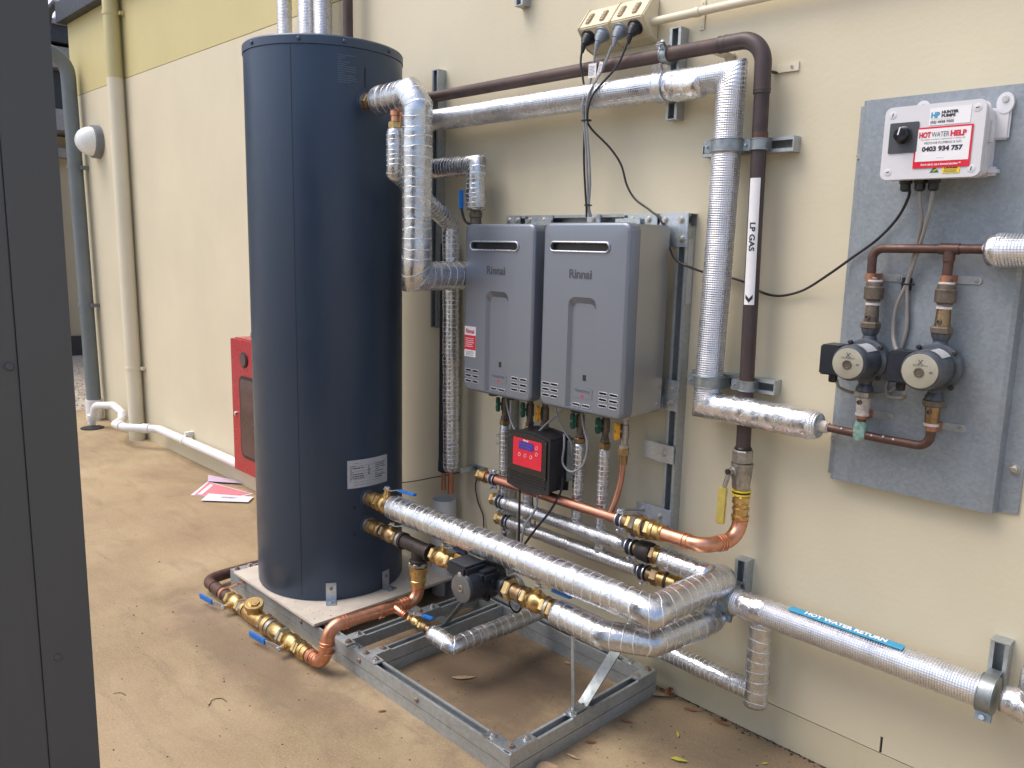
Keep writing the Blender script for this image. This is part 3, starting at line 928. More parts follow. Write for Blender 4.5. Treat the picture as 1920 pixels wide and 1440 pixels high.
# ================================================================ HEATER MOUNTING FRAME
hf = thing('heater_mounting_frame', 'galvanised channel frame bolted to the wall behind the two grey heaters', 'mounting frame', (-1.85, 0, .1))
obj('upright', strut_mb((-1.470, 0, .545), (-1.470, 0, 1.566), -Y), 'galv', hf, smooth=0)
obj('upright', strut_mb((-2.235, 0, .09), (-2.235, 0, 1.566), -Y), 'galv', hf, smooth=0)
obj('top_rail', strut_mb((-2.262, 0, 1.588), (-1.447, 0, 1.588), -Y), 'galv', hf, smooth=0)
obj('low_rail', strut_mb((-2.262, 0, 1.02), (-1.49, 0, 1.02), -Y), 'galv', hf, smooth=0)
def plate(x0, x1, z0, z1, y=-.0415, th=.005, mat='zinc', parent=hf, bolts=(), holes=()):
    p = obj('fixing_plate', box(x0, x1, y - th, y, z0, z1), mat, parent, bev=.0015)
    for (x, z) in bolts:
        obj('bolt', lathe((x, y - th, z), -Y, [(0, .0125), (.002, .0125), (.0021, .0095), (.007, .0085), (.0071, .005), (.010, .005)], 12), 'bolt', p)
    for (x, z) in holes:
        obj('hole', box(x - .007, x + .007, y - th - .0006, y - th + .001, z - .004, z + .004), 'dark_slot', p, smooth=0)
    return p
plate(-1.555, -1.449, 1.505, 1.609, bolts=((-1.535, 1.588), (-1.475, 1.588), (-1.470, 1.53)), mat='zinc')
plate(-1.70, -1.565, 1.570, 1.609, bolts=((-1.665, 1.59), (-1.60, 1.59)), holes=((-1.69, 1.60), (-1.635, 1.59)))
plate(-2.262, -2.185, 1.540, 1.609, bolts=((-2.245, 1.59), (-2.20, 1.59)))
plate(-2.16, -2.02, 1.572, 1.609, bolts=((-2.135, 1.59), (-2.065, 1.59)), holes=((-2.15, 1.6), (-2.10, 1.588)))
plate(-1.86, -1.80, 1.575, 1.609, bolts=((-1.83, 1.592),))
plate(-1.505, -1.449, .985, 1.085, bolts=((-1.478, 1.055), (-1.478, 1.01)))
plate(-1.62, -1.507, .99, 1.03, bolts=((-1.59, 1.01), (-1.54, 1.01)))
plate(-1.575, -1.50, .815, .872, y=-.0425)
plate(-1.520, -1.449, .812, .872, y=-.0475, bolts=((-1.487, .842),))
plate(-1.59, -1.449, .602, .655, bolts=((-1.565, .632), (-1.495, .625)))
plate(-2.27, -2.16, .60, .655, bolts=((-2.19, .628), (-2.24, .628)))
# maker's sticker on the side of the right upright
st = obj('side_sticker', obox((-1.4493, -.022, 1.43), Z, .20, .024, .0006, up=X), 'label_grey', hf, smooth=0)
obj('print', bars((-1.4488, -.022, 1.43), Z, Y, .17, .016, 3, 5), 'print_dark', st, smooth=0)

# ================================================================ WATER HEATERS
def heater(x0, x1, z0, z1, label, sticker):
    yf, yb = -.270, -.060
    t = thing('water_heater', label, 'water heater', ((x0 + x1) / 2, yb, z0), 'wall-hung gas water heaters')
    obj('case', box(x0 + .004, x1 - .004, yf + .045, yb, z0 + .006, z1 - .003), 'heater_side', t, bev=.006)
    obj('back_bracket', box(x0 + .06, x1 - .06, yb, -.048, z0 + .05, z1 - .05), 'heater_side', t, smooth=0)
    cx = (x0 + x1) / 2
    # front cover: rounded box with front face raised by a soft edge
    def ring(w, h, r, y): return rrect(cx, (z0 + z1) / 2, w, h, r, y, 6)
    W, H = x1 - x0, z1 - z0
    loops = [ring(W, H, .026, yf + .048)] + [ring(W - 2 * .011 * (1 - math.cos(a)), H - 2 * .011 * (1 - math.cos(a)), .026 - .004 * math.sin(a), yf + .011 * (1 - math.sin(a))) for a in [k * PI / 10 for k in range(6)]]
    # sunken channel in the lower middle of the cover
    n = len(loops[0]); mb = MB(); vs = [p for l in loops for p in l]; fs = []
    for i in range(len(loops) - 1):
        for k in range(n):
            fs.append((i * n + k, i * n + (k + 1) % n, (i + 1) * n + (k + 1) % n, (i + 1) * n + k))
    mb.add(vs, fs)
    # front face split round the recess and the flue opening
    rx0, rx1, rz1 = cx - W * .165, cx + W * .165, z0 + H * .615
    fz0, fz1, fx0, fx1 = z1 - .087, z1 - .062, x0 + .10 * W, x0 + .78 * W
    bm = bmesh.new()
    outer = [bm.verts.new(p) for p in loops[-1]]
    def loop_edges(v): return [bm.edges.new((v[i], v[(i + 1) % len(v)])) for i in range(len(v))]
    E_ = loop_edges(outer)
    rr_ = .028
    rec = [Vector((rx0, yf, z0 + .012)), Vector((rx1, yf, z0 + .012))]
    for k in range(7):
        a = math.radians(90 * k / 6); rec.append(Vector((rx1 - rr_ + rr_ * math.cos(a), yf, rz1 - rr_ + rr_ * math.sin(a))))
    for k in range(7):
        a = math.radians(90 + 90 * k / 6); rec.append(Vector((rx0 + rr_ + rr_ * math.cos(a), yf, rz1 - rr_ + rr_ * math.sin(a))))
    rv = [bm.verts.new(p) for p in rec]; E_ += loop_edges(rv)
    fl = rrect((fx0 + fx1) / 2, (fz0 + fz1) / 2, fx1 - fx0, fz1 - fz0, .0122, yf, 5)
    fv = [bm.verts.new(p) for p in fl]; E_ += loop_edges(fv)
    slots = []
    for (sx, side) in ((-1, 0), (1, 1)):
        for cidx in range(2):
            for rw in range(3):
                xx = (x0 + .030 + cidx * .038) if side == 0 else (x1 - .078 + cidx * .042)
                slots.append((xx, z0 + .036 + rw * .0195))
    slots2 = [(cx - .020, z0 + .022), (cx + .021, z0 + .022)]
    for (sx, sz) in slots:
        l = rrect(sx, sz, .033, .008, .0035, yf, 3)
        E_ += loop_edges([bm.verts.new(p) for p in l])
    bmesh.ops.triangle_fill(bm, use_beauty=True, use_dissolve=False, edges=E_, normal=Vector((0, -1, 0)))
    # remove faces inside the holes
    kill = []
    for f in bm.faces:
        c = f.calc_center_median()
        if rx0 < c.x < rx1 and z0 + .012 < c.z < rz1:
            kx = min(c.x - rx0, rx1 - c.x); kz = rz1 - c.z
            if kx >= rr_ or kz >= rr_ or (rr_ - kx) ** 2 + (rr_ - kz) ** 2 < rr_ ** 2: kill.append(f)
        if fx0 < c.x < fx1 and fz0 < c.z < fz1 and f.calc_area() > 0:
            if all(fx0 - 1e-4 <= v.co.x <= fx1 + 1e-4 and fz0 - 1e-4 <= v.co.z <= fz1 + 1e-4 for v in f.verts): kill.append(f)
        for (sx, sz) in slots:
            if all(abs(v.co.x - sx) < .0168 and abs(v.co.z - sz) < .0042 for v in f.verts): kill.append(f)
    bmesh.ops.delete(bm, geom=list(set(kill)), context='FACES')
    bm.verts.index_update()
    mb.add([v.co for v in bm.verts], [[v.index for v in f.verts] for f in bm.faces])
    bm.free()
    # recess walls and floor
    dp = .012; inset = .010; m = len(rec)
    def ins(p):
        q = p.copy(); q.y = yf + dp
        q.x = cx + (p.x - cx) * (1 - inset / (W * .165)); 
        if p.z > z0 + .05: q.z = p.z - (.020 if p.z > rz1 - rr_ * 1.01 else 0)
        return q
    rin = [ins(p) for p in rec]
    mb.add(rec + rin, [(i, (i + 1) % m, m + (i + 1) % m, m + i) for i in range(m)])
    mb.add(rin, [tuple(range(m))])
    # returns of slots and flue
    for l in [fl] + [rrect(sx, sz, .033, .008, .0035, yf, 3) for (sx, sz) in slots]:
        k_ = len(l); dv = Vector((0, .012, 0))
        mb.add(l + [p + dv for p in l], [(i, (i + 1) % k_, k_ + (i + 1) % k_, k_ + i) for i in range(k_)])
    cover = obj('front_cover', mb, 'heater', t, smooth=28, norm=False)
    bm = bmesh.new(); bm.from_mesh(cover.data); bmesh.ops.remove_doubles(bm, verts=bm.verts, dist=2e-5); bmesh.ops.recalc_face_normals(bm, faces=bm.faces); bm.to_mesh(cover.data); bm.free()
    cover.data.set_sharp_from_angle(angle=math.radians(24))
    obj('inner_shadow_plate', box(x0 + .02, x1 - .02, yf + .0135, yf + .015, z0 + .015, z1 - .02), 'black', t, smooth=0)
    obj('edge_seal', plate_from([p + Vector((0, .0, 0)) for p in rrect(cx, (z0 + z1) / 2, W - .004, H - .004, .024, yf + .0482)], Vector((0, .004, 0))), 'heater_edge', t)
    # flue terminal rim
    fr = MB()
    pth = rrect((fx0 + fx1) / 2, (fz0 + fz1) / 2, fx1 - fx0 + .004, fz1 - fz0 + .004, .0145, yf - .002, 6)
    sweep(pth + [pth[0]], .0033, 8, mb=fr, mitre=False)
    obj('flue_rim', fr, 'chrome', t)
    for (sx, sz) in slots2:
        obj('vent_slot', plate_from(rrect(sx, sz, .034, .008, .0035, yf + dp - .0012), Vector((0, .001, 0))), 'black', t)
        sl = MB(); pp_ = rrect(sx, sz, .035, .009, .004, yf + dp - .001, 3); sweep(pp_ + [pp_[0]], .0013, 6, mb=sl, mitre=False)
        obj('slot_lip', sl, 'lip', t)
    for (sx, sz) in slots:
        sl = MB(); pp_ = rrect(sx, sz, .034, .009, .004, yf - .0004, 3); sweep(pp_ + [pp_[0]], .0013, 6, mb=sl, mitre=False)
        obj('slot_lip', sl, 'lip', t)
    text_flat('Rinnai', .040, (cx - .008 if sticker else cx - .012, yf - .0008, z1 - .158), X, Z, 'print_grey', t, bold=.0008, width=.092)
    obj('sensor_window', plate_from(rrect(cx + .01, z0 + .112, .013, .019, .002, yf + dp - .001), Vector((0, .001, 0))), 'black_gloss', t)
    bd = obj('badge', plate_from(rrect(cx + .004, z0 + .062, .082, .034, .003, yf + dp - .001), Vector((0, .0008, 0))), 'heater', t)
    text_flat('HeavyDuty', .014, (cx + .004, yf + dp - .0012, z0 + .068), X, Z, 'print_faint', bd, bold=.0003, width=.062)
    obj('red_mark', obox((cx + .004, yf + dp - .0015, z0 + .053), X, .014, .006, .0006, up=-Y), 'print_red', bd, smooth=0)
    if sticker:
        sk = obj('sticker', box(x0 + .008, x0 + .068, yf - .0008, yf - .0001, z0 + .125, z0 + .235), 'white', t, smooth=0)
        obj('red_field', box(x0 + .0082, x0 + .0678, yf - .0012, yf - .0008, z0 + .150, z0 + .203), 'red_panel', sk, smooth=0)
        text_flat('Rinnai', .022, (x0 + .038, yf - .0010, z0 + .218), X, Z, 'print_red', sk, bold=.0006, width=.044)
        obj('print', bars((x0 + .038, yf - .0013, z0 + .177), X, Z, .048, .036, 5, 8), 'white', sk, smooth=0)
        obj('small_print', bars((x0 + .038, yf - .0010, z0 + .137), X, Z, .046, .018, 4, 9), 'print_grey', sk, smooth=0)
    for q in (-.06, .03) if sticker else (-.05,):
        obj('vent_cap', lathe((cx + q, yf + .05, z0 + .004), -Z, [(0, .022), (.016, .019), (.018, .015)], 16), 'black', t)
    obj('case_screw', lathe((x1 - .0045, yb - .03, z0 + .035), X, [(0, .004), (.002, .003)], 8), 'chrome', t)
    obj('top_hook', box(cx - .05, cx + .05, -.062, -.055, z1 - .01, z1 + .02), 'zinc', t)
    return t
heater(-2.238, -1.888, .972, 1.570, 'narrower-looking left grey wall water heater with a red and white sticker', True)
heater(-1.848, -1.496, .976, 1.573, 'right grey wall water heater with its pale steel side showing, no sticker', False)

# ================================================================ STORAGE TANK
TX, TY, TR, TZ0, TZ1 = -2.89, -.437, .300, .102, 2.215
tank = thing('storage_tank', 'tall dark blue cylindrical hot water storage tank on a cement sheet', 'water tank', (TX, TY, TZ0))
obj('shell', lathe((TX, TY, TZ0), Z, [(0, TR - .004), (.006, TR - .001), (.02, TR - .001), (.022, TR), (TZ1 - TZ0 - .035, TR), (TZ1 - TZ0 - .034, TR - .003), (TZ1 - TZ0 - .030, TR - .003)], 128), 'tank', tank)
obj('lid', lathe((TX, TY, TZ1 - .033), Z, [(0, TR + .003), (.028, TR + .003), (.034, TR - .002), (.037, TR - .03), (.040, .02)], 128), 'tank_lid', tank)
tfm = lambda a0: cyl_map((TX, TY, 0), Z, (math.cos(math.radians(a0)), math.sin(math.radians(a0)), 0), TR)
fm = tfm(-54)    # vertical seam of the shell
obj('shell_seam', wrap_patch(fm, -.0011, .0011, TZ0 + .02, TZ1 - .036, .0006, 1, 1), 'seam', tank, smooth=0)
for a in (-140, -88, -48, -18, 20):
    ca, sa = math.cos(math.radians(a)), math.sin(math.radians(a))
    obj('lid_screw', lathe((TX + ca * TR, TY + sa * TR, TZ1 - .018), (ca, sa, 0), [(0, .007), (.006, .007), (.009, .004)], 10), 'tank_lid', tank)
# rating label on the lower right
fm = tfm(1)
lb = obj('rating_label', wrap_patch(fm, -.105, .080, .553, .665, .0014, 14, 4), 'label_grey', tank)
obj('label_border', cyl_bars(fm, -.080, .060, .560, .657, 9, 2, .0016, .05), 'print_dark', lb, smooth=0)
obj('small_print', cyl_bars(fm, -.095, -.035, .580, .645, 8, 3, .0018, .22), 'print_grey', lb, smooth=0)
obj('small_print', cyl_bars(fm, .015, .065, .580, .645, 8, 6, .0018, .22), 'print_grey', lb, smooth=0)
obj('diagram', cyl_bars(fm, -.018, -.006, .600, .640, 5, 7, .0018, .4), 'print_dark', lb, smooth=0)
# faint printed notes near the top
fm2 = tfm(-13)
obj('upper_print', cyl_bars(fm2, -.050, .018, 2.055, 2.155, 13, 12, .0009, .22), 'print_faint', tank, smooth=0)
obj('slot_mark', wrap_patch(fm2, .050, .056, 2.05, 2.12, .001, 1, 2), 'seam', tank, smooth=0)
for z in (.475, .365):
    p = tfm(-14)(0, z, .0004); obj('weep_hole', lathe(p, (math.cos(math.radians(-14)), math.sin(math.radians(-14)), 0), [(0, .006), (.0012, .006)], 10), 'seam', tank)
for z in (.505, .395, 2.0):
    obj('port_collar', lathe((TX + TR - .008, -.45, z), X, [(0, .038), (.008, .038), (.010, .030), (.010, .02)], 28), 'tank_lid', tank)
    obj('port_ring', lathe((TX + TR - .004, -.45, z), X, [(0, .030), (.016, .029), (.017, .02)], 28), 'nickel', tank)
# hold-down angle feet
for a in (-32, 14):
    ca, sa = math.cos(math.radians(a)), math.sin(math.radians(a)); n_ = Vector((ca, sa, 0)); s_ = Vector((-sa, ca, 0))
    c = Vector((TX, TY, TZ0)) + n_ * (TR + .0005)
    ft = obj('foot_bracket', obox(c + n_ * .0018 + Z * .0375, Z, .075, .040, .003, up=n_, mb=obox(c + n_ * .022 + Z * .0015, n_, .044, .040, .003, up=Z)), 'zinc', tank, smooth=0)
    obj('bolt', hexnut(c + n_ * .0035 + Z * .052, n_, .005, .007), 'bolt_rusty', ft)
    obj('bolt', hexnut(c + n_ * .026 + Z * .003, Z, .005, .0065), 'bolt', ft)

# ================================================================ BASE FRAME
fr = thing('base_frame', 'galvanised double channel skid frame on the ground carrying the tank', 'frame', (-2.3, -.4, 0))
FX0, FX1, FY0, FY1 = -3.22, -1.470, -.738, -.050
def rail(a, b, layers=(0, 1), closed=False):
    for k in layers:
        if k: obj('channel_rail', strut_mb(Vector((*a, .0425)), Vector((*b, .0425)), Z, closed=closed), 'galv', fr, smooth=0)
        else: obj('channel_rail', strut_mb(Vector((*a, .0400)), Vector((*b, .0400)), -Z, closed=closed), 'galv', fr, smooth=0)
h_ = .0205
rail((FX0, FY0 + h_), (FX1 - .0425, FY0 + h_))
rail((FX0, FY1 - h_), (FX1 - .0425, FY1 - h_))
rail((FX1 - h_, FY0), (FX1 - h_, FY1), closed=True)
rail((FX0 + h_, FY0 + .0425), (FX0 + h_, FY1 - .0425))
rail((-2.352, FY0 + .0425), (-2.352, FY1 - .0425), (1,))
rail((-2.205, FY0 + .0425), (-2.205, FY1 - .0425))
rail((-2.72, FY0 + .0425), (-2.72, FY1 - .0425), (1,))
rail((-2.698, -.375), (-2.374, -.375), (1,))
def gusset(pts, bolts, z=.0840, rusty=False):
    p = obj('corner_plate', plate_from([Vector((x, y, z)) for x, y in pts], Vector((0, 0, .005))), 'zinc' if not rusty else 'galv', fr, smooth=0)
    for i, (x, y) in enumerate(bolts):
        obj('bolt', lathe((x, y, z + .005), Z, [(0, .0125), (.002, .0125), (.0021, .0095), (.008, .0088), (.0082, .0045), (.0115, .0045)], 12, phase=i), 'bolt_rusty' if (rusty and i % 2) or i == 1 else 'bolt', p)
x, y = FX1, FY0
gusset([(x, y + .004), (x, y + .11), (x - .04, y + .11), (x - .04, y + .04), (x - .12, y + .04), (x - .12, y)], [(x - .02, y + .085), (x - .022, y + .024), (x - .095, y + .02)])
x = FX0
gusset([(x, y), (x + .115, y), (x + .115, y + .04), (x + .04, y + .04), (x + .04, y + .10), (x, y + .10)], [(x + .02, y + .08), (x + .022, y + .022), (x + .09, y + .02)])
gusset([(FX1, FY1), (FX1 - .12, FY1), (FX1 - .12, FY1 - .04), (FX1 - .04, FY1 - .04), (FX1 - .04, FY1 - .10), (FX1, FY1 - .10)], [(FX1 - .02, FY1 - .08), (FX1 - .02, FY1 - .02), (FX1 - .09, FY1 - .02)])
# T plates of the two cross rails
gusset([(-2.43, y), (-2.305, y), (-2.305, y + .04), (-2.331, y + .04), (-2.331, y + .10), (-2.373, y + .10), (-2.373, y + .04), (-2.43, y + .04)], [(-2.405, y + .02), (-2.325, y + .02), (-2.352, y + .08)], rusty=True)
gusset([(-2.295, y), (-2.135, y), (-2.135, y + .04), (-2.184, y + .04), (-2.184, y + .105), (-2.226, y + .105), (-2.226, y + .04), (-2.295, y + .04)], [(-2.27, y + .02), (-2.215, y + .02), (-2.155, y + .02), (-2.205, y + .085)], rusty=True)
gusset([(-2.44, -.395), (-2.331, -.395), (-2.331, -.29), (-2.373, -.29), (-2.373, -.355), (-2.44, -.355)], [(-2.415, -.375), (-2.352, -.375), (-2.352, -.315)])
gusset([(FX1 - .041, -.475), (FX1, -.475), (FX1, -.385), (FX1 - .041, -.385)], [(-1.49, -.455), (-1.49, -.405)])
for (xx, zz) in ((-2.225, .066), (-1.90, .062), (-2.62, .066)):
    obj('side_bolt', lathe((xx, FY0, zz), -Y, [(0, .010), (.002, .010), (.007, .006)], 10), 'bolt_rusty', fr)
# cement sheet under the tank
o = obj('cement_board', box(-3.158, -2.503, -.752, -.085, .0905, .101), 'slab', bev=.001)
tag(o, 'pale square cement sheet lying on the frame under the tank', 'board')
dots = MB(); rnd = random.Random(21)
for i in range(60):
    xx = rnd.uniform(-3.0, -2.52); yy = rnd.choice([rnd.uniform(-.73, -.6), rnd.uniform(-.35, -.1)]); s = rnd.uniform(.001, .0028)
    lathe((xx, yy, .1008), Z, [(0, s), (.0012, s * .7)], 6, mb=dots)
o = obj('board_grit', dots, 'debris'); o['kind'] = 'stuff'; tag(o, 'specks of dark grit scattered on the cement sheet', 'grit')
# bottom lip of the sheet (a second thin edge)
o = obj('packing_sheet', box(-3.150, -2.509, -.747, -.09, .0840, .0900), 'slab_edge', smooth=0)
tag(o, 'brown packing sheet sandwiched under the cement board edge', 'board')
# brace straps and rod
o = obj('threaded_rod', cyl((-1.493, -.448, .088), (-1.515, -.44, .375), .006, 12), 'zinc'); tag(o, 'upright threaded rod on the right arm of the frame under the foil pipe', 'rod')
def strap_mb(a, b, w, th, up, bend0, bend1):
    a = Vector(a); b = Vector(b); mb = MB(); d = (b - a).normalized()
    obox((a + b) / 2, d, (b - a).length, w, th, up=up, mb=mb)
    obox(a + Vector(bend0) / 2, Vector(bend0), Vector(bend0).length, w, th, up=Z, mb=mb)
    obox(b + Vector(bend1) / 2, Vector(bend1), Vector(bend1).length, w, th, up=Z, mb=mb)
    return mb
o = obj('brace_strap', strap_mb((-1.492, -.405, .094), (-1.47, -.20, .30), .036, .005, (0, -.7, .7), (0, -.05, 0), (.0, .05, 0)), 'clampgrey', smooth=0)
tag(o, 'leaning flat steel strap bolted to the right arm of the frame', 'brace')
o = obj('brace_strap', strap_mb((-2.205, -.36, .094), (-1.99, -.40, .33), .032, .005, (-.7, 0, .7), (-.05, 0, 0), (.03, 0, 0)), 'clampgrey', smooth=0)
tag(o, 'leaning flat steel strap rising from the cross rail to the black pump', 'brace')

# ================================================================ FITTINGS
BV = 'brass ball valves with blue levers'
def fit(parent, name, p, d, prof, mat, n=24, phase=0):
    return obj(name, lathe(p, d, prof, n, phase=phase), mat, parent)

def ball_valve(p, d, up, L, R, label, lever=(1, 0, 0), llen=.085, grip='blue_grip', body='brass', stem_h=None, group=BV, cat='valve', lw=.016, drop=.0, nuts=True):
    """valve centred at p along d; stem along up; lever towards `lever`"""
    p = Vector(p); d = Vector(d).normalized(); u = Vector(up).normalized(); lv = Vector(lever).normalized()
    t = thing('ball_valve', label, cat, p, group)
    h = L / 2
    fit(t, 'valve_body', p - d * h * .62, d, [(0, R * .78), (h * .12, R * .80), (h * .35, R * 1.05), (h * .62, R * 1.12), (h * .9, R * 1.05), (h * 1.12, R * .80), (h * 1.24, R * .78)], body, 28)
    if nuts:
        for q in (-1, 1):
            obj('hex_end', hexnut(p + d * (q * h * .80) - d * h * .20, d, h * .40, R * 1.06), body, t)
    else:
        for q in (-1, 1):
            fit(t, 'collar', p + d * (q * h * .80) - d * h * .20, d, [(0, R), (h * .40, R)], body)
    sh = stem_h or R * 1.75
    obj('stem', lathe(p, u, [(0, R * .5), (sh * .72, R * .48), (sh * .74, R * .34), (sh, R * .32)], 16), body, t)
    obj('stem_nut', hexnut(p + u * sh, u, R * .30, R * .34), 'chrome', t)
    side = lv.cross(u)
    # lever: bent flat bar
    a = p + u * (sh * .98); b = a + lv * llen * .22; c = b + lv * llen * .16 + u * (-drop if drop else R * .25); e = a + lv * llen + u * (-drop if drop else R * .25)
    lm = MB()
    for (s0, s1) in ((a - lv * R * .4, b), (b, c), (c, e)):
        obox((s0 + s1) / 2, s1 - s0, (s1 - s0).length + .002, lw * .72, .0025, up=u, mb=lm)
    lo = obj('lever', lm, 'chrome' if grip != 'yellow_grip' else 'nickel', t, smooth=0)
    cc = (c + e) / 2 + lv * llen * .10; gl = (e - c).length * 1.02
    obj('grip', obox(cc, e - c, gl, lw, .009, up=u), grip, lo, bev=.003)
    return t

def rings(parent, p, d, r, offs_, mat, h=.0028, w=.006, name='press_ring'):
    for o_ in offs_:
        obj(name, lathe(Vector(p) + Vector(d).normalized() * (o_ - w / 2), d, [(0, r), (w * .25, r + h), (w * .75, r + h), (w, r)], 24), mat, parent)

# ---------------------------------------------------------------- upper hot outlet line (tank -> big foil pipe)
YL = -.45
t = thing('tank_union', 'brass union screwed into the upper of the two low tank ports', 'fitting', (-2.55, YL, .505))
obj('hex_nut', hexnut((-2.583, YL, .505), X, .020, .031), 'brass_dark', t)
obj('collar', lathe((-2.563, YL, .505), X, [(0, .026), (.02, .026), (.021, .031), (.038, .031)], 24), 'brass', t)
obj('hex_nut', hexnut((-2.523, YL, .505), X, .016, .032), 'brass', t)
ball_valve((-2.473, YL, .507), X, (0, .12, 1), .085, .033, 'big brass valve above the other on the tank, blue lever lying over the foil pipe', (1, .15, 0), .135, stem_h=.060, lw=.020)
t = thing('insulated_pipe', 'thick foil wrapped pipe from the tank valve, bending towards the wall over the lower one', 'insulated pipe', (-1.8, YL, .46), 'foil wrapped pipes')
obj('foil_sleeve', foil_tube([(-2.437, YL, .508), (-2.0, YL, .512), (-1.220, YL, .512), (-1.214, -.085, .512)], .0465, seed=1, ridge=.010, amp=.02, lump=.03), 'foil', t, smooth=180)

# ---------------------------------------------------------------- lower line: union, valve, tee, valve, pump
ZL = .393
t = thing('tank_union', 'brass union screwed into the lower of the two low tank ports', 'fitting', (-2.55, YL, ZL))
obj('hex_nut', hexnut((-2.583, YL, ZL), X, .018, .029), 'brass_dark', t)
obj('collar', lathe((-2.565, YL, ZL), X, [(0, .024), (.02, .024), (.021, .029), (.045, .029), (.046, .024), (.06, .024)], 24), 'brass', t)
obj('seal_ring', lathe((-2.507, YL, ZL), X, [(0, .0265), (.008, .0265)], 24), 'nickel', t)
ball_valve((-2.440, YL, ZL), X, (0, .15, 1), .10, .028, 'dark brass valve between the lower tank port and the black tee, lever hidden under foil', (1, .2, 0), .12, grip='label_grey', body='brass_dark', lw=.018, stem_h=.040)
t = thing('iron_tee', 'black iron tee on the lower tank outlet turning down to copper', 'pipe tee', (-2.27, YL, ZL))
obj('seal_ring', lathe((-2.378, YL, ZL), X, [(0, .031), (.012, .031), (.013, .025)], 24), 'nickel', t)
obj('run', lathe((-2.365, YL, ZL), X, [(0, .031), (.012, .032), (.014, .0265), (.155, .0265), (.157, .032), (.170, .031)], 28), 'iron_dark', t)
obj('branch', lathe((-2.268, YL, ZL), -Z, [(0, .0265), (.045, .0265), (.047, .032), (.062, .032)], 28), 'iron_dark', t)
ball_valve((-2.125, YL, ZL + .002), X, (0, .12, 1), .105, .030, 'brass valve right of the black tee, deep blue lever tucked under the big foil pipe', (1, .0, 0), .11, grip='blue_dark', lw=.018, stem_h=.045)
t = thing('pump_union', 'brass pump union with a square boss just left of the black pump', 'fitting', (-2.02, YL, ZL))
obj('hex_nut', hexnut((-2.068, YL, ZL), X, .026, .034), 'brass', t)
obj('boss', box(-2.045, -2.005, YL - .018, YL + .018, ZL, ZL + .050), 'brass', t, bev=.004)
obj('collar', lathe((-2.045, YL, ZL), X, [(0, .030), (.04, .031), (.06, .028), (.075, .028)], 24), 'brass', t)

# pump
PX = -1.890
t = thing('circulation_pump', 'black circulation pump with grey round face plate low down in front of the frame', 'pump', (PX, YL, ZL - .06), None)
pm = MB()
obj('pump_volute', lathe((PX, YL + .05, ZL), -Y, [(0, .035), (.012, .056), (.050, .064), (.070, .062), (.085, .056)], 32), 'pump_blk', t)
obj('inlet', lathe((PX - .098, YL, ZL), X, [(0, .036), (.012, .036), (.014, .027), (.184, .027), (.186, .036), (.198, .036)], 28), 'pump_blk', t)
obj('motor', lathe((PX + .002, YL - .034, ZL), -Y, [(0, .058), (.008, .060), (.010, .053), (.075, .051), (.082, .046)], 36), 'pump_blk', t)
obj('flange', box(PX - .060, PX + .060, YL - .048, YL - .036, ZL - .052, ZL + .052), 'pump_blk', t, bev=.012)
obj('terminal_box', box(PX - .078, PX + .020, YL - .118, YL - .020, ZL + .030, ZL + .074), 'pump_blk', t, bev=.008)
obj('box_side', box(PX + .018, PX + .062, YL - .075, YL + .005, ZL + .020, ZL + .056), 'pump_blk', t, bev=.010)
obj('face_plate', lathe((PX + .002, YL - .1155, ZL), -Y, [(0, .0465), (.004, .0465), (.005, .044)], 40), 'pump_face_d', t)
obj('vent_screw', lathe((PX + .002, YL - .120, ZL), -Y, [(0, .0125), (.003, .012), (.0032, .008), (.001, .007)], 20), 'nickel', t)
obj('vent_slot', obox((PX + .002, YL - .1235, ZL), (.6, 0, .8), .012, .002, .001, up=-Y), 'black', t, smooth=0)
obj('box_screw', lathe((PX - .005, YL - .118, ZL + .046), -Y, [(0, .009), (.002, .009), (.003, .006)], 16), 'chrome', t)
for (a, b) in ((-.048, -.04), (.048, -.04), (.048, .04)):
    obj('motor_screw', lathe((PX + a, YL - .048, ZL + b), -Y, [(0, .006), (.006, .006), (.008, .004)], 10), 'iron_dark', t)
obj('cable_gland', lathe((PX - .078, YL - .06, ZL + .050), -X, [(0, .010), (.012, .010), (.016, .006)], 10), 'black', t)

t = thing('pump_union', 'brass hex union just right of the black pump', 'fitting', (-1.76, YL, ZL))
obj('hex_nut', hexnut((-1.792, YL, ZL - .001), X, .030, .037), 'brass', t)
obj('collar', lathe((-1.762, YL, ZL - .001), X, [(0, .026), (.032, .026), (.033, .030), (.044, .030)], 24), 'brass_dark', t)
obj('seal_ring', lathe((-1.723, YL, ZL - .001), X, [(0, .0275), (.010, .0275)], 24), 'nickel', t)
ball_valve((-1.660, YL, ZL - .003), X, (0, .12, 1), .105, .031, 'brass valve right of the pump with its blue lever lying over the foil pipe', (1, 0, .02), .125, grip='blue_grip', stem_h=.050, lw=.018)
t = thing('tail_connector', 'brass connector with seal ring between pump valve and foil pipe', 'fitting', (-1.60, YL, ZL))
obj('seal_ring', lathe((-1.606, YL, ZL - .006), X, [(0, .033), (.010, .033)], 24), 'nickel', t)
obj('hex_nut', hexnut((-1.596, YL, ZL - .006), X, .018, .035), 'brass', t)
t = thing('insulated_pipe', 'foil wrapped pipe leaving the pump valve, sweeping round below the thicker one', 'insulated pipe', (-1.4, YL, .34), 'foil wrapped pipes')
obj('foil_sleeve', foil_tube([(-1.580, YL, .386), (-1.385, YL, .382), (-1.262, -.385, .386), (-1.228, -.19, .388), (-1.228, -.10, .388)], .0425, seed=4, ridge=.010, amp=.02, lump=.03), 'foil', t, smooth=180)

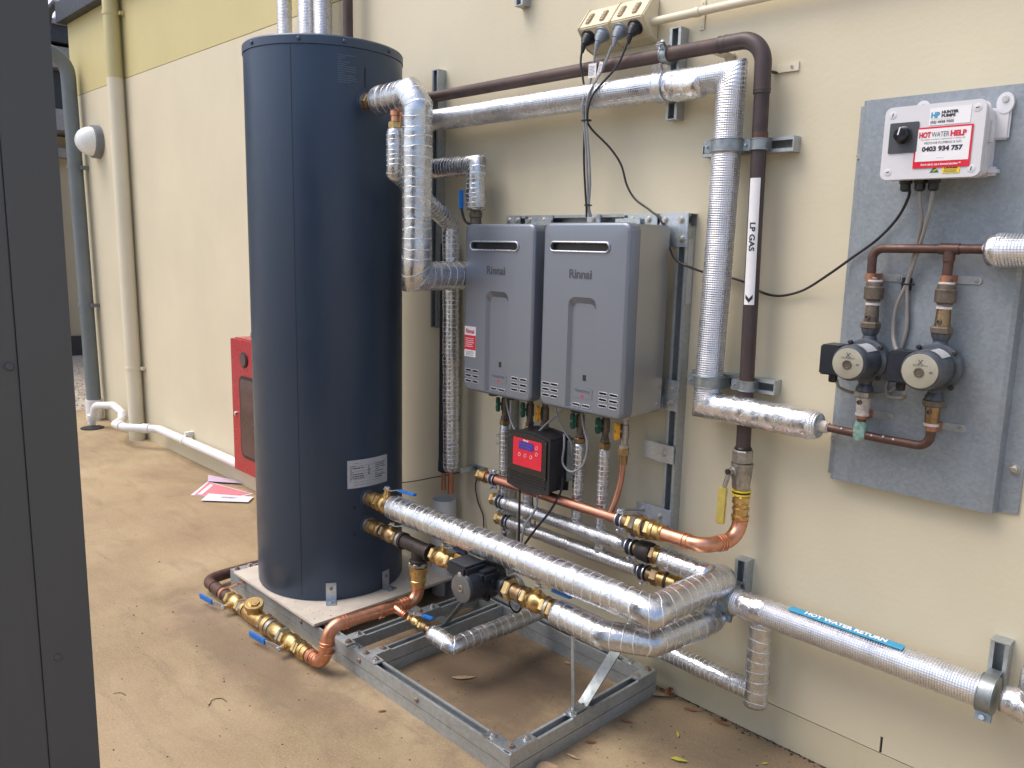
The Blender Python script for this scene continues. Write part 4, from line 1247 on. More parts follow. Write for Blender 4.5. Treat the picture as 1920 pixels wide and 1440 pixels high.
# ---------------------------------------------------------------- copper return loop down to the floor
ru = .0235
cl = thing('copper_pipe', 'bright copper pipe from the black tee round the frame edge down to the floor', 'copper pipe', (-2.3, -.6, .1))
obj('union_nut', hexnut((-2.268, YL, .338), -Z, .018, .036), 'nickel', cl)
obj('union_collar', lathe((-2.268, YL, .320), -Z, [(0, .036), (.026, .034), (.028, .029), (.050, .029), (.052, .031), (.060, .031), (.062, .026), (.078, .026)], 28), 'brass', cl)
pth = arc_path([(-2.268, YL, .25), (-2.270, YL, .186), (-2.288, -.60, .186), (-2.312, -.80, .180), (-2.320, -.822, .045), (-2.42, -.826, .043)], [.045, 0, .05, .045], 12)
obj('pipe', sweep(pth, ru, 28), 'copper', cl)
dn = Vector((0, 0, -1)); yy_ = (Vector((-2.312, -.80, .180)) - Vector((-2.270, YL, .186))).normalized()
rings(cl, (-2.268, YL, .25), dn, ru, (.004, .016), 'copper')
rings(cl, Vector((-2.270, YL, .186)), yy_, ru, (.048, .060, .074, .150, .164, .290, .303), 'copper')
rings(cl, (-2.3155, -.81, .125), dn, ru, (0, .012, .040), 'copper')
rings(cl, (-2.365, -.824, .044), -X, ru, (0, .012), 'copper')
br = MB(); sweep([(-2.28, -.552, .186), (-2.262, -.552, .185), (-2.25, -.552, .184), (-2.235, -.553, .183), (-2.205, -.553, .180)], lambda L: .0165 - .004 * min(1, max(0, L - .024) / .02), 20, mb=br)
rings(cl, (-2.232, -.553, .1815), X, .0125, (0, .010, .022), 'copper', .0022, .005)
obj('reducing_branch', br, 'copper', cl)
ball_valve((-2.155, -.552, .178), X, (0, -.05, 1), .060, .0145, 'small brass valve with blue lever on the copper branch above the cross rails', (1, .25, 0), .075, stem_h=.028, lw=.016)
t = thing('tail_connector', 'slim brass connector between the small valve and its foil elbow', 'fitting', (-2.09, -.552, .175))
obj('hex_nut', hexnut((-2.122, -.552, .175), X, .014, .018), 'brass', t)
obj('collar', lathe((-2.108, -.552, .175), X, [(0, .016), (.022, .016), (.023, .013), (.035, .013), (.036, .016), (.050, .016)], 20), 'brass_dark', t)
t = thing('insulated_pipe', 'short slim foil wrapped pipe turning back to the wall just above the frame', 'insulated pipe', (-2.0, -.4, .14), 'foil wrapped pipes')
obj('foil_sleeve', foil_tube([(-2.062, -.552, .170), (-1.952, -.548, .160), (-1.945, -.075, .155)], .031, seed=9, amp=.05, lump=.10, ridge=.01), 'foil', t, smooth=180)
# floor run of brass valves ---------------------------------------
FY, FZ = -.826, .044
t = thing('y_strainer', 'brass Y strainer with a big hexagonal cap in the floor pipe run', 'strainer', (-2.80, FY, 0))
obj('body', lathe((-2.885, FY, FZ), X, [(0, .027), (.01, .030), (.03, .032), (.09, .032), (.12, .028), (.145, .027)], 28), 'brass', t)
yd = Vector((.25, -.12, .9)).normalized()
obj('branch', lathe((-2.825, FY, FZ), yd, [(0, .028), (.035, .028), (.037, .034), (.052, .034)], 28), 'brass', t)
obj('cap', lathe(Vector((-2.825, FY, FZ)) + yd * .050, yd, [(0, .036), (.012, .036), (.014, .034)], 32), 'brass', t)
obj('cap_hex', hexnut(Vector((-2.825, FY, FZ)) + yd * .063, yd, .006, .022), 'brass', t)
t = thing('check_valve', 'brass check valve with a dark hex ring beside the floor strainer', 'valve', (-2.68, FY, 0))
obj('hex_ring', hexnut((-2.742, FY, FZ), X, .022, .040), 'brass_dark', t)
obj('collar', lathe((-2.720, FY, FZ), X, [(0, .036), (.012, .037), (.024, .036), (.026, .030), (.032, .030)], 28), 'brass', t)
obj('seal_ring', lathe((-2.690, FY, FZ), X, [(0, .033), (.018, .033), (.019, .029)], 28), 'nickel', t)
obj('body', lathe((-2.672, FY, FZ), X, [(0, .029), (.01, .033), (.055, .034), (.07, .029)], 28), 'brass', t)
obj('hex_nut', hexnut((-2.605, FY, FZ), X, .018, .035), 'nickel', t)
ball_valve((-2.985, FY, FZ), X, (.0, -1, -.12), .115, .029, 'brass floor valve beside the strainer at the left end, blue lever hanging outwards', (-1, -.1, 0), .155, stem_h=.052, lw=.024)
t = thing('tail_connector', 'pale brass ring connector between left floor valve and strainer', 'fitting', (-2.91, FY, 0))
obj('hex_nut', hexnut((-2.922, FY, FZ), X, .014, .033), 'nickel', t)
obj('collar', lathe((-2.908, FY, FZ), X, [(0, .029), (.02, .029)], 24), 'brass', t)
ball_valve((-2.530, FY, FZ), X, (0, -1, -.12), .115, .030, 'brass floor valve nearest the copper elbow, blue lever hanging outwards', (-1, -.1, 0), .165, stem_h=.052, lw=.026)
t = thing('tail_connector', 'brass press connector joining the floor valve to the copper elbow', 'fitting', (-2.44, FY, 0))
obj('hex_nut', hexnut((-2.472, FY, FZ), X, .016, .034), 'brass', t)
obj('collar', lathe((-2.456, FY, FZ), X, [(0, .028), (.012, .028), (.014, .031), (.020, .031), (.022, .0275), (.045, .0275)], 24), 'brass', t)
t = thing('copper_pipe', 'dull brown copper pipe bending round the left corner of the frame', 'copper pipe', (-3.2, -.75, .02))
obj('pipe', sweep(arc_path([(-3.045, FY, FZ), (-3.275, FY, FZ), (-3.285, -.72, FZ), (-3.285, -.30, FZ)], [.06, 0], 12), .0235, 26), 'copper_old', t)
rings(t, (-3.10, FY, FZ), -X, .0235, (0, .012, .085), 'copper_old')
# floor clips
for xx, lab in ((-3.10, 'small copper clip fixing the brown pipe to the left end of the frame'), (-2.40, 'small copper clip by the copper elbow on the frame edge')):
    t = thing('pipe_clip', lab, 'pipe clip', (xx, -.79, .04), 'copper clips on the frame')
    obj('saddle', lathe((xx, FY, FZ), X, [(0, .0265), (.018, .0265)], 24), 'copper_band', t)
    obj('tab', obox((xx + .009, -.770, .070), (0, 1, .12), .065, .018, .002, up=Z), 'copper_band', t, smooth=0)
    obj('bolt', hexnut((xx + .009, -.765, .070), Z, .006, .006), 'bolt_rusty', t)

# ================================================================ TOP TANK OUTLET AND VERTICAL FOIL PIPES
t = thing('tank_union', 'brass union at the top port of the tank', 'fitting', (-2.55, YL, 2.0))
obj('hex_nut', hexnut((-2.583, YL, 1.998), X, .022, .030), 'brass_dark', t)
obj('collar', lathe((-2.561, YL, 1.998), X, [(0, .024), (.014, .024), (.015, .029), (.026, .029)], 24), 'brass', t)
obj('hex_nut', hexnut((-2.535, YL, 1.998), X, .018, .031), 'copper_dull', t)
t = thing('insulated_pipe', 'thick foil pipe looping from the tank top port down and back behind the left heater', 'insulated pipe', (-2.3, YL, 1.35), 'foil wrapped pipes')
obj('foil_sleeve', foil_tube([(-2.517, YL, 1.995), (-2.325, YL, 1.998), (-2.283, YL, 1.955), (-2.283, YL, 1.385), (-2.290, -.060, 1.385)], .0515, seed=12, ridge=.010, amp=.02, lump=.03), 'foil', t, smooth=180)
t = thing('tail_connector', 'brass connector hanging under the foil elbow beside the tank top', 'fitting', (-2.40, YL, 1.9))
obj('collar', lathe((-2.405, YL, 1.965), -Z, [(0, .022), (.030, .022), (.032, .019), (.05, .019)], 20), 'copper', t)
obj('hex_nut', hexnut((-2.405, YL, 1.915), -Z, .024, .026), 'brass', t)
t = thing('insulated_pipe', 'slim foil pipe behind the thick loop, slanting down to the tall foil drop', 'insulated pipe', (-2.45, -.3, 1.5), 'foil wrapped pipes')
obj('foil_sleeve', foil_tube([(-2.405, YL, 1.892), (-2.408, YL, 1.745), (-2.490, -.125, 1.575), (-2.495, -.105, .575)], .0335, seed=15, amp=.03, lump=.05, ridge=.015), 'foil_tight', t, smooth=180)
obj('copper_tail', cyl((-2.497, -.105, .58), (-2.497, -.105, .475), .0125, 16), 'copper_dull', t)
t = thing('lagged_pipe', 'black foam lagged pipe beside the tall foil drop, copper end showing', 'lagged pipe', (-2.57, -.08, .46))
obj('foam_sleeve', cyl((-2.575, -.075, .575), (-2.575, -.075, 1.50), .026, 20), 'foam', t)
obj('tape_wrap', lathe((-2.570, -.078, .60), -Z, [(0, .0285), (.045, .030), (.05, .024)], 18), 'foam', t)
obj('copper_tail', cyl((-2.568, -.085, .58), (-2.568, -.085, .470), .010, 14), 'copper_dull', t)
t = thing('pipe_clip', 'grey clip fixing the bottom of the tall foil drop to the wall', 'pipe clip', (-2.44, -.02, .58))
obj('tab', box(-2.47, -2.385, -.006, -.001, .568, .592), 'zinc', t, smooth=0)
obj('arm', box(-2.462, -2.452, -.09, -.001, .570, .590), 'zinc', t, smooth=0)
t = thing('waste_pipe', 'pale plastic waste pipe standing open below the two copper tails', 'waste pipe', (-2.59, -.062, 0))
mb = MB(); ro, ri, n = .052, .048, 32
prof = [(0, ro), (.42, ro), (.422, ro - .001), (.422, ri), (.30, ri), (.29, .001)]
obj('pipe', lathe((-2.59, -.062, 0), Z, prof, 32), 'pvc_grey', t)
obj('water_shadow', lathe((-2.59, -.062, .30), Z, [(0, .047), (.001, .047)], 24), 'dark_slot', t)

# U-shaped stub above the left heater
t = thing('insulated_pipe', 'short foil elbow pipe coming from behind the thick loop to the blue-handled valve', 'insulated pipe', (-2.45, -.09, 1.6), 'foil wrapped pipes')
obj('foil_sleeve', foil_tube([(-2.66, -.09, 1.797), (-2.386, -.09, 1.797), (-2.384, -.09, 1.628)], .0385, seed=18, ridge=.01), 'foil_tight', t, smooth=180)
t = thing('ball_valve', 'aged bronze valve above the left heater with an upright blue lever', 'valve', (-2.384, -.09, 1.6))
obj('valve_body', lathe((-2.384, -.09, 1.632), -Z, [(0, .021), (.012, .021), (.013, .025), (.030, .025), (.031, .021), (.05, .023), (.07, .022)], 20), 'bronze_old', t)
lm = MB(); sweep(catmull([(-2.384, -.118, 1.575), (-2.405, -.122, 1.585), (-2.418, -.124, 1.605), (-2.428, -.124, 1.635)], 4), .005, 8, mb=lm)
lo = obj('lever', lm, 'black', t)
obj('grip', obox((-2.431, -.124, 1.668), Z, .072, .020, .011, up=-Y), 'blue_grip', lo, bev=.003)

# ---------------------------------------------------------------- long foil pipe on the wall (with grid scrim)
t = thing('insulated_pipe', 'long foil lagged pipe along the wall top, down and out to the pump board', 'insulated pipe', (-1.6, -.09, 1.0), 'foil wrapped pipes')
obj('foil_sleeve', foil_tube([(-2.68, -.088, 1.985), (-1.303, -.088, 1.985), (-1.308, -.088, 1.50), (-1.3165, -.088, 1.035), (-.960, -.088, 1.032)], .0410, seed=22, amp=.012, lump=.02), 'foil_scrim', t, smooth=180)
obj('bare_end', lathe((-.960, -.085, 1.031), X, [(0, .016), (.010, .018), (.02, .014)], 12), 'verdi_white', t)
obj('loose_foil', foil_tube([(-1.52, -.096, 1.974), (-1.385, -.098, 1.972)], .0395, seed=30, amp=.12, lump=.1), 'foil_plain', t, smooth=180)
obj('loose_foil', foil_tube([(-1.3155, -.088, 1.090), (-1.3165, -.088, 1.035), (-.966, -.088, 1.032)], .0423, seed=31, amp=.05, lump=.04), 'foil_plain', t, smooth=180)

# gas pipe -----------------------------------------------------------
GY = -.068
gas = thing('gas_pipe', 'dark brown gas pipe along the wall top and down beside the foil pipe', 'gas pipe', (-1.5, GY, 1.5))
gpz = 2.080
obj('pipe', sweep([(-3.3, GY, gpz), (-1.35, GY, gpz)], .0212, 26), 'copper_brown', gas)
obj('elbow', sweep(arc_path([(-1.36, GY, gpz), (-1.222, GY, gpz), (-1.218, GY, 1.93)], .072, 14), .0235, 26), 'copper_black', gas)
rings(gas, (-1.36, GY, gpz), X, .0212, (0, .02), 'copper_black', .003, .01, 'elbow_socket'); rings(gas, (-1.218, GY, 1.94), -Z, .0212, (0,), 'copper_black', .003, .01, 'elbow_socket')
obj('riser', sweep([(-1.218, GY, 1.94), (-1.196, GY, .915)], .0212, 26), 'copper_black', gas)
obj('weld_ring', lathe((-1.214, GY, 1.825), -Z, [(0, .0222), (.02, .0222)], 24), 'copper_old', gas)
obj('weld_ring', lathe((-1.199, GY, 1.132), -Z, [(0, .0222), (.012, .0222)], 24), 'copper_old', gas)
# LP GAS sticker
ax = (Vector((-1.196, GY, .915)) - Vector((-1.218, GY, 1.94))).normalized()
p0 = Vector((-1.218, GY, 1.94)) + ax * ((1.94 - 1.700) / abs(ax.z))
vd = Vector((0.25, -1, 0)).normalized(); vd = (vd - ax * vd.dot(ax)).normalized()
fmg = cyl_map(p0, ax, vd, .0216)
lb = obj('pipe_sticker', wrap_patch(fmg, -.0150, .0150, 0, .355, .0012, 8, 4), 'white', gas)
def curved_text(body, size, fm, s_c, h_c, mat, parent, lift=.0018, bold=0, width=None, rot=False):
    vs, fs = text_mesh(body, size, bold, width)
    # subdivide long faces by using a bmesh to keep the curvature smooth
    bm = bmesh.new(); bv = [bm.verts.new(v) for v in vs]
    for f in fs:
        try: bm.faces.new([bv[i] for i in f])
        except ValueError: pass
    bmesh.ops.subdivide_edges(bm, edges=[e for e in bm.edges if e.calc_length() > size * .25], cuts=2)
    bmesh.ops.triangulate(bm, faces=bm.faces)
    bm.verts.index_update()
    if rot: pts = [fm(s_c - v.co.y, h_c + v.co.x, lift) for v in bm.verts]
    else: pts = [fm(s_c + v.co.x, h_c + v.co.y, lift) for v in bm.verts]
    mb = MB().add(pts, [[v.index for v in f.verts] for f in bm.faces]); bm.free()
    return obj('lettering', mb, mat, parent, smooth=0)
curved_text('LP GAS', .020, fmg, 0.0, .163, 'print_dark', lb, bold=.0006, width=.080, rot=True)
ch = MB()
for s_ in (-1, 1):
    ch.add([fmg(0, .337, .002), fmg(0, .349, .002), fmg(s_ * .010, .337, .002), fmg(s_ * .010, .325, .002)], [(0, 1, 2, 3)])
obj('chevron', ch, 'print_dark', lb, smooth=0)
# old clips of the gas pipe
for (p, lab) in (((-1.375, 2.04), 'pale wall tab under the elbow of the gas pipe'), ((-1.212, 2.005), 'pale wall tab right of the gas pipe elbow')):
    t = thing('wall_tab', lab, 'bracket', (p[0], 0, p[1]))
    if p[0] < -1.3:
        obj('tab', box(p[0], p[0] + .022, -.004, -.001, p[1] - .045, p[1] + .03), 'cream_pipe', t, smooth=0)
        obj('tongue', box(p[0] - .012, p[0] + .028, -.062, -.001, p[1] + .018, p[1] + .022), 'cream_pipe', t, smooth=0)
    else:
        obj('tab', box(p[0], p[0] + .065, -.005, -.001, p[1] - .012, p[1] + .012), 'cream_pipe', t, smooth=0)
        obj('arm', box(p[0] - .012, p[0] + .004, -.030, -.001, p[1] - .012, p[1] - .009), 'iron_dark', t, smooth=0)
    obj('screw', lathe((p[0] + (.011 if p[0] < -1.3 else .045), -.005, p[1]), -Y, [(0, .005), (.003, .003)], 8), 'bolt', t)
# gas valve at the bottom
gv_ = thing('gas_valve', 'nickel gas valve with a hanging yellow lever at the foot of the gas pipe', 'valve', (-1.19, GY, .8))
gxx = lambda z: -1.196 + (.915 - z) * .0215
obj('sealant', lathe((-1.196, GY, .925), -Z, [(0, .022), (.004, .026), (.010, .023)], 20), 'black', gv_)
obj('upper_hex', hexnut((-1.196, GY, .916), -Z, .040, .031, n=8), 'nickel', gv_)
obj('valve_body', lathe((-1.195, GY, .876), -Z, [(0, .033), (.008, .033), (.010, .031), (.045, .030), (.055, .027), (.075, .026)], 28), 'nickel', gv_)
obj('lower_hex', hexnut((-1.193, GY, .822), -Z, .028, .027, n=8), 'nickel', gv_)
obj('stem', lathe((-1.197, GY, .852), (-.35, -1, 0), [(0, .015), (.034, .015), (.036, .009), (.046, .009)], 16), 'nickel', gv_)
obj('stem_nut', hexnut((-1.213, GY - .044, .852), (-.35, -1, 0), .008, .009), 'iron_dark', gv_)
lm = MB(); sweep(catmull([(-1.213, GY - .042, .856), (-1.215, GY - .046, .83), (-1.222, GY - .05, .800)], 4), .007, 10, mb=lm)
lo = obj('lever', lm, 'nickel', gv_)
gr = obj('grip', obox((-1.2235, GY - .052, .748), (.02, 0, 1), .118, .027, .010, up=(.35, -1, 0)), 'yellow_grip', lo, bev=.004)
t = thing('tail_connector', 'ribbed brass connector below the gas valve', 'fitting', (-1.19, GY, .75))
obj('seal_ring', lathe((-1.192, GY, .794), -Z, [(0, .0285), (.004, .0285), (.005, .025), (.010, .025), (.011, .0285), (.016, .0285)], 24), 'yellow', t)
obj('black_ring', lathe((-1.192, GY, .7895), -Z, [(0, .0270), (.006, .0270)], 24), 'black', t)
obj('hex_nut', hexnut((-1.191, GY, .778), -Z, .026, .029), 'brass', t)
obj('collar', lathe((-1.190, GY, .752), -Z, [(0, .022), (.012, .022), (.013, .026), (.019, .026), (.020, .023), (.036, .023), (.037, .027), (.043, .027), (.044, .023), (.052, .023)], 24), 'brass', t)
# copper bends to the gas manifold
GM, GZ = -.205, .639
t = thing('copper_pipe', 'bright copper pipe curving from the gas valve down to the heater manifold', 'copper pipe', (-1.25, -.15, .6))
cr = .0228
obj('pipe', sweep(arc_path([(-1.189, GY, .715), (-1.187, GY, GZ + .002), (-1.225, GM, GZ), (-1.365, GM, GZ)], [.062, .055], 16), cr, 28), 'copper', t)
rings(t, (-1.189, GY, .712), -Z, cr, (0, .012), 'copper')
dd = (Vector((-1.225, GM, GZ)) - Vector((-1.187, GY, GZ))).normalized()
rings(t, Vector((-1.187, GY, GZ)) + dd * .062, dd, cr, (0, .010, .020), 'copper')
rings(t, (-1.275, GM, GZ), -X, cr, (0, .014), 'copper')
t = thing('tail_connector', 'bright brass press fitting on the gas manifold next to the copper bend', 'fitting', (-1.39, GM, GZ))
obj('collar', lathe((-1.365, GM, GZ), -X, [(0, .0265), (.006, .0285), (.012, .0265), (.030, .0265), (.031, .031), (.04, .031)], 24), 'brass', t)
obj('hex_nut', hexnut((-1.405, GM, GZ), -X, .020, .034), 'brass', t)
t = thing('pipe_union', 'heavy brass barrel union with a dark hex ring on the gas manifold', 'fitting', (-1.46, GM, GZ))
obj('seal_ring', lathe((-1.425, GM, GZ), -X, [(0, .026), (.010, .026)], 24), 'copper_brown', t)
obj('collar', lathe((-1.435, GM, GZ), -X, [(0, .030), (.004, .034), (.010, .034), (.012, .032), (.022, .033)], 28), 'brass', t)
obj('hex_ring', hexnut((-1.457, GM, GZ), -X, .022, .038), 'bronze_old', t)
obj('hex_nut', hexnut((-1.479, GM, GZ), -X, .018, .031), 'brass', t)
obj('nipple', lathe((-1.497, GM, GZ), -X, [(0, .024), (.022, .021)], 24), 'brass_dark', t)

# ================================================================ MANIFOLDS UNDER THE HEATERS
MG = 'header pipes under the heaters'
def endcap(t, x, y, z, r=.024):
    obj('end_plug', hexnut((x, y, z), X, .018, r), 'brass', t)
    obj('end_collar', lathe((x + .018, y, z), X, [(0, r * .82), (.012, r * .82), (.014, r * .95), (.03, r * .95)], 20), 'brass', t)
CG = 'zinc ring clamps on the headers'
def ring_clamp(x, y, z, r, label, mat='chrome'):
    t = thing('ring_clamp', label, 'pipe clamp', (x, y, z), CG)
    obj('band', lathe((x - .013, y, z), X, [(0, r + .001), (.001, r + .006), (.0045, r + .006), (.0055, r + .003), (.0205, r + .003), (.0215, r + .006), (.025, r + .006), (.026, r + .001)], 28), mat, t)
    obj('rubber_liner', lathe((x - .0145, y, z), X, [(0, r + .0035), (.029, r + .0035)], 28), 'foam', t)
    for q in (-1, 1):
        obj('lug', obox((x, y - .004 * q, z + q * (r + .012)), Z, .016, .024, .006, up=Y), mat, t, bev=.001)
        obj('screw', cyl((x, y - .016, z + q * (r + .014)), (x, y + .014, z + q * (r + .014)), .003, 8), mat, t)
        obj('screw_head', hexnut((x, y - .020, z + q * (r + .014)), Y, .005, .0055), mat, t)
    return t
gm = thing('gas_header', 'plain copper gas header pipe running across below both heaters', 'header pipe', (-1.85, GM, GZ), MG)
obj('pipe', sweep([(-2.165, GM, GZ + .001), (-1.515, GM, GZ)], .0175, 24), 'copper_dull', gm)
endcap(gm, -2.212, GM, GZ, .025)
ring_clamp(-2.130, GM, GZ, .0175, 'zinc clamp at the left end of the copper gas header')
ring_clamp(-1.530, GM, GZ, .0175, 'zinc clamp at the right end of the copper gas header')
o = obj('stay_rod', cyl((-1.535, GM + .015, GZ + .03), (-1.562, -.05, .632), .004, 10), 'zinc'); tag(o, 'thin zinc stay rod from the gas header clamp to the wall plate', 'rod')
HM, HZ = -.175, .550
hm = thing('hot_header', 'upper foil wrapped header pipe below the copper one', 'header pipe', (-1.85, HM, HZ), MG)
obj('foil_sleeve', foil_tube([(-2.120, HM, HZ), (-1.535, HM, HZ - .002)], .0245, seed=40, ridge=.02, amp=.06), 'foil_dull', hm, smooth=180)
endcap(hm, -2.170, HM, HZ, .024)
ring_clamp(-2.118, HM, HZ, .0235, 'zinc clamp at the left end of the upper foil header')
ring_clamp(-1.505, HM, HZ, .0235, 'zinc clamp at the right end of the upper foil header')
cmz = .468; CM = -.150
cmh = thing('cold_header', 'lowest foil wrapped header pipe below the heaters', 'header pipe', (-1.85, CM, cmz), MG)
obj('foil_sleeve', foil_tube([(-2.115, CM, cmz), (-1.975, CM, cmz), (-1.495, CM, cmz)], .0245, seed=41, ridge=.012, amp=.05), 'foil_dull', cmh, smooth=180)
endcap(cmh, -2.168, CM, cmz, .024)
ring_clamp(-2.108, CM, cmz, .0235, 'zinc clamp at the left end of the lowest foil header')
ring_clamp(-1.470, CM, cmz, .0235, 'zinc clamp at the right end of the lowest foil header')
# connections of headers to the big pipes
t = thing('pipe_union', 'black iron barrel union at the right end of the upper foil header', 'fitting', (-1.44, HM, HZ))
obj('collar', lathe((-1.490, HM, HZ), X, [(0, .022), (.015, .024)], 24), 'brass_dark', t)
obj('barrel', lathe((-1.475, HM, HZ), X, [(0, .030), (.006, .033), (.045, .034), (.052, .031)], 28), 'iron_dark', t)
obj('hex_nut', hexnut((-1.423, HM, HZ), X, .018, .031), 'brass_dark', t)
obj('collar', lathe((-1.405, HM, HZ), X, [(0, .026), (.012, .026), (.013, .030), (.02, .030)], 24), 'brass', t)
t = thing('insulated_pipe', 'shiny foil stub joining the upper header to the thick foil pipe', 'insulated pipe', (-1.3, HM, HZ), 'foil wrapped pipes')
obj('foil_sleeve', foil_tube([(-1.385, HM, HZ - .003), (-1.215, HM, HZ - .006)], .0345, seed=44, amp=.03, lump=.03, ends=False), 'foil_plain', t, smooth=180)
t = thing('pipe_union', 'brass union pair at the right end of the lowest header', 'fitting', (-1.40, CM, cmz))
obj('collar', lathe((-1.452, CM, cmz), X, [(0, .024), (.02, .026)], 24), 'brass_dark', t)
obj('hex_nut', hexnut((-1.435, CM, cmz), X, .028, .031), 'brass_dark', t)
obj('barrel', lathe((-1.407, CM, cmz), X, [(0, .026), (.028, .027)], 24), 'brass', t)
obj('seal_ring', lathe((-1.379, CM, cmz), X, [(0, .031), (.010, .031)], 24), 'iron_dark', t)
obj('collar', lathe((-1.369, CM, cmz), X, [(0, .029), (.03, .029), (.031, .024), (.10, .024)], 24), 'brass', t)
o = obj('stay_bracket', box(-1.395, -1.335, -.13, -.001, .395, .400, box(-1.395, -1.335, -.006, -.001, .34, .45)), 'galv', smooth=0)
tag(o, 'grey angle bracket on the wall under the lowest header end', 'bracket')

# risers ----------------------------------------------------------
RG = 'foil risers under the heaters'
def riser(x, y, ztop, zbot, r, label, green=True, xb=None, handle=-1):
    xb = x if xb is None else xb
    t = thing('foil_riser', label, 'riser pipe', (xb, y, zbot), RG)
    obj('foil_sleeve', foil_tube([(x, y, ztop - .075), (xb, y, zbot)], r, seed=int(abs(x) * 100), ridge=.015, amp=.04, lump=.05), 'foil_tight', t, smooth=180)
    obj('union_nut', hexnut((x, y, ztop - .055), -Z, .020, r * 1.05), 'brass_dark', t)
    return t
def isolator(x, y, z, label, mat='green', body='bronze_old', L=.110, group='small isolating valves under the heaters'):
    t = thing('isolating_valve', label, 'valve', (x, y, z), group)
    obj('valve_body', lathe((x, y, z + L / 2), -Z, [(0, .011), (.030, .011), (.031, .0145), (.074, .015), (.076, .0115), (L, .012)], 20), body, t)
    obj('hex_nut', hexnut((x, y, z + L / 2 - .002), -Z, .012, .0145), body, t)
    obj('hex_nut', hexnut((x, y, z - L / 2 + .014), -Z, .014, .0155), body, t)
    sd_ = Vector((-.45, -.9, 0)).normalized()
    obj('stem', lathe((x, y, z + .003), sd_, [(0, .007), (.020, .006)], 10), body, t)
    c = Vector((x, y, z + .003)) + sd_ * .022
    h = MB(); 
    pts = []
    for k in range(24):
        a = 2 * PI * k / 24; rr = .0095 + .0125 * abs(math.cos(a)) ** 1.6 * 1.25
        e1 = Vector((0, 0, 1)); e2 = sd_.cross(e1)
        pts.append(c + (e1 * math.cos(a) * 1.1 + e2 * math.sin(a) * 1.05) * rr)
    obj('handle', plate_from(pts, sd_ * .010), mat, t)
    obj('handle_screw', lathe(c + sd_ * .010, sd_, [(0, .005), (.002, .004)], 8), 'nickel', t)
    return t
RYL = -.165
isolator(-2.120, RYL, .918, 'green-handled valve leftmost under the left heater')
riser(-2.120, RYL, .918, HZ + .015, .0185, 'foil riser leftmost, from the left heater to the upper header', xb=-2.115)
isolator(-1.990, RYL, .918, 'green-handled valve behind and above the black controller')
riser(-1.990, RYL, .918, cmz + .015, .0175, 'foil riser mostly hidden behind the black controller')
isolator(-1.912, RYL - .005, .918, 'amber-handled gas valve under the left heater', 'amber')
t = thing('copper_pipe', 'short copper gas drop hidden behind the black controller', 'copper pipe', (-1.91, RYL, .7))
obj('pipe', sweep(catmull([(-1.912, RYL - .005, .88), (-1.912, RYL - .01, .78), (-1.925, GM, GZ + .01)], 6), .010, 14), 'copper_dull', t)
obj('union_nut', hexnut((-1.912, RYL - .005, .885), -Z, .022, .016), 'bronze_old', t)
isolator(-1.752, RYL, .918, 'green-handled valve under the middle of the right heater')
riser(-1.752, RYL, .918, HZ + .015, .0190, 'foil riser just right of the controller, down to the upper header')
isolator(-1.652, RYL + .012, .918, 'green-handled valve in the middle of the right group')
riser(-1.652, RYL + .012, .918, cmz + .01, .0190, 'foil riser at the right passing behind the headers to the lowest one', xb=-1.655)
isolator(-1.560, RYL - .005, .918, 'amber-handled gas valve rightmost under the right heater', 'amber', 'nickel')
t = thing('copper_pipe', 'thin copper gas drop curving from the right heater into the gas header', 'copper pipe', (-1.56, RYL, .7))
obj('union_nut', hexnut((-1.560, RYL - .005, .866), -Z, .026, .0185), 'brass_dark', t)
obj('collar', lathe((-1.560, RYL - .005, .842), -Z, [(0, .0145), (.03, .0135)], 16), 'brass_dark', t)
obj('pipe', sweep(catmull([(-1.560, RYL - .005, .825), (-1.560, RYL - .012, .76), (-1.566, GM + .015, .70), (-1.575, GM, GZ + .012)], 8), .0098, 16), 'copper_dull', t)

# ================================================================ RED CONTROLLER
c0, c1, d0, d1 = -1.995, -1.803, .672, .855
t = thing('heater_controller', 'black controller box with a red panel and blue screen below the heaters', 'controller', (-1.9, -.22, d0))
def arched(x0, x1, z0, z1, arch, y, n=10, dip=.012):
    pts = []
    for k in range(n + 1): u_ = k / n; pts.append(Vector((x1 - (x1 - x0) * u_, y, z1 + arch * math.sin(PI * u_))))
    for k in range(n + 1): u_ = k / n; pts.append(Vector((x0 + (x1 - x0) * u_, y, z0 - dip * math.sin(PI * u_))))
    return pts
obj('case', plate_from(arched(c0, c1, d0, d1, .012, -.262), Vector((0, .10, 0))), 'black', t, bev=.006)
obj('face', plate_from(arched(c0 + .008, c1 - .008, d0 + .05, d1 - .004, .011, -.267, dip=0), Vector((0, .006, 0))), 'black_gloss', t, bev=.002)
pn = obj('red_panel', plate_from(rrect(-1.898, .794, .138, .098, .004, -.2685), Vector((0, .002, 0))), 'red_panel', t)
obj('screen', box(-1.938, -1.868, -.2700, -.2682, .806, .834), 'lcd', pn, smooth=0)
obj('screen_rows', bars((-1.903, -.2702, .820), X, Z, .058, .018, 2, 31, .25), 'print_faint', pn, smooth=0)
text_flat('Rinnai', .009, (-1.905, -.2688, .8385), X, Z, 'white', pn, bold=.0003, width=.024)
for (bx, bz) in ((-1.935, .785), (-1.907, .785), (-1.879, .785), (-1.853, .822), (-1.853, .800)):
    ring_ = MB(); pp_ = [Vector((bx + .0055 * math.cos(a), -.2690, bz + .0055 * math.sin(a))) for a in [2 * PI * k / 16 for k in range(17)]]
    sweep(pp_, .0006, 5, mb=ring_, mitre=False); obj('button_ring', ring_, 'white', pn)
for k in range(4):
    obj('rib', box(c0 + .010, c1 - .010, -.2655, -.262, d0 + .012 + k * .010, d0 + .016 + k * .010), 'black_gloss', t, smooth=0)
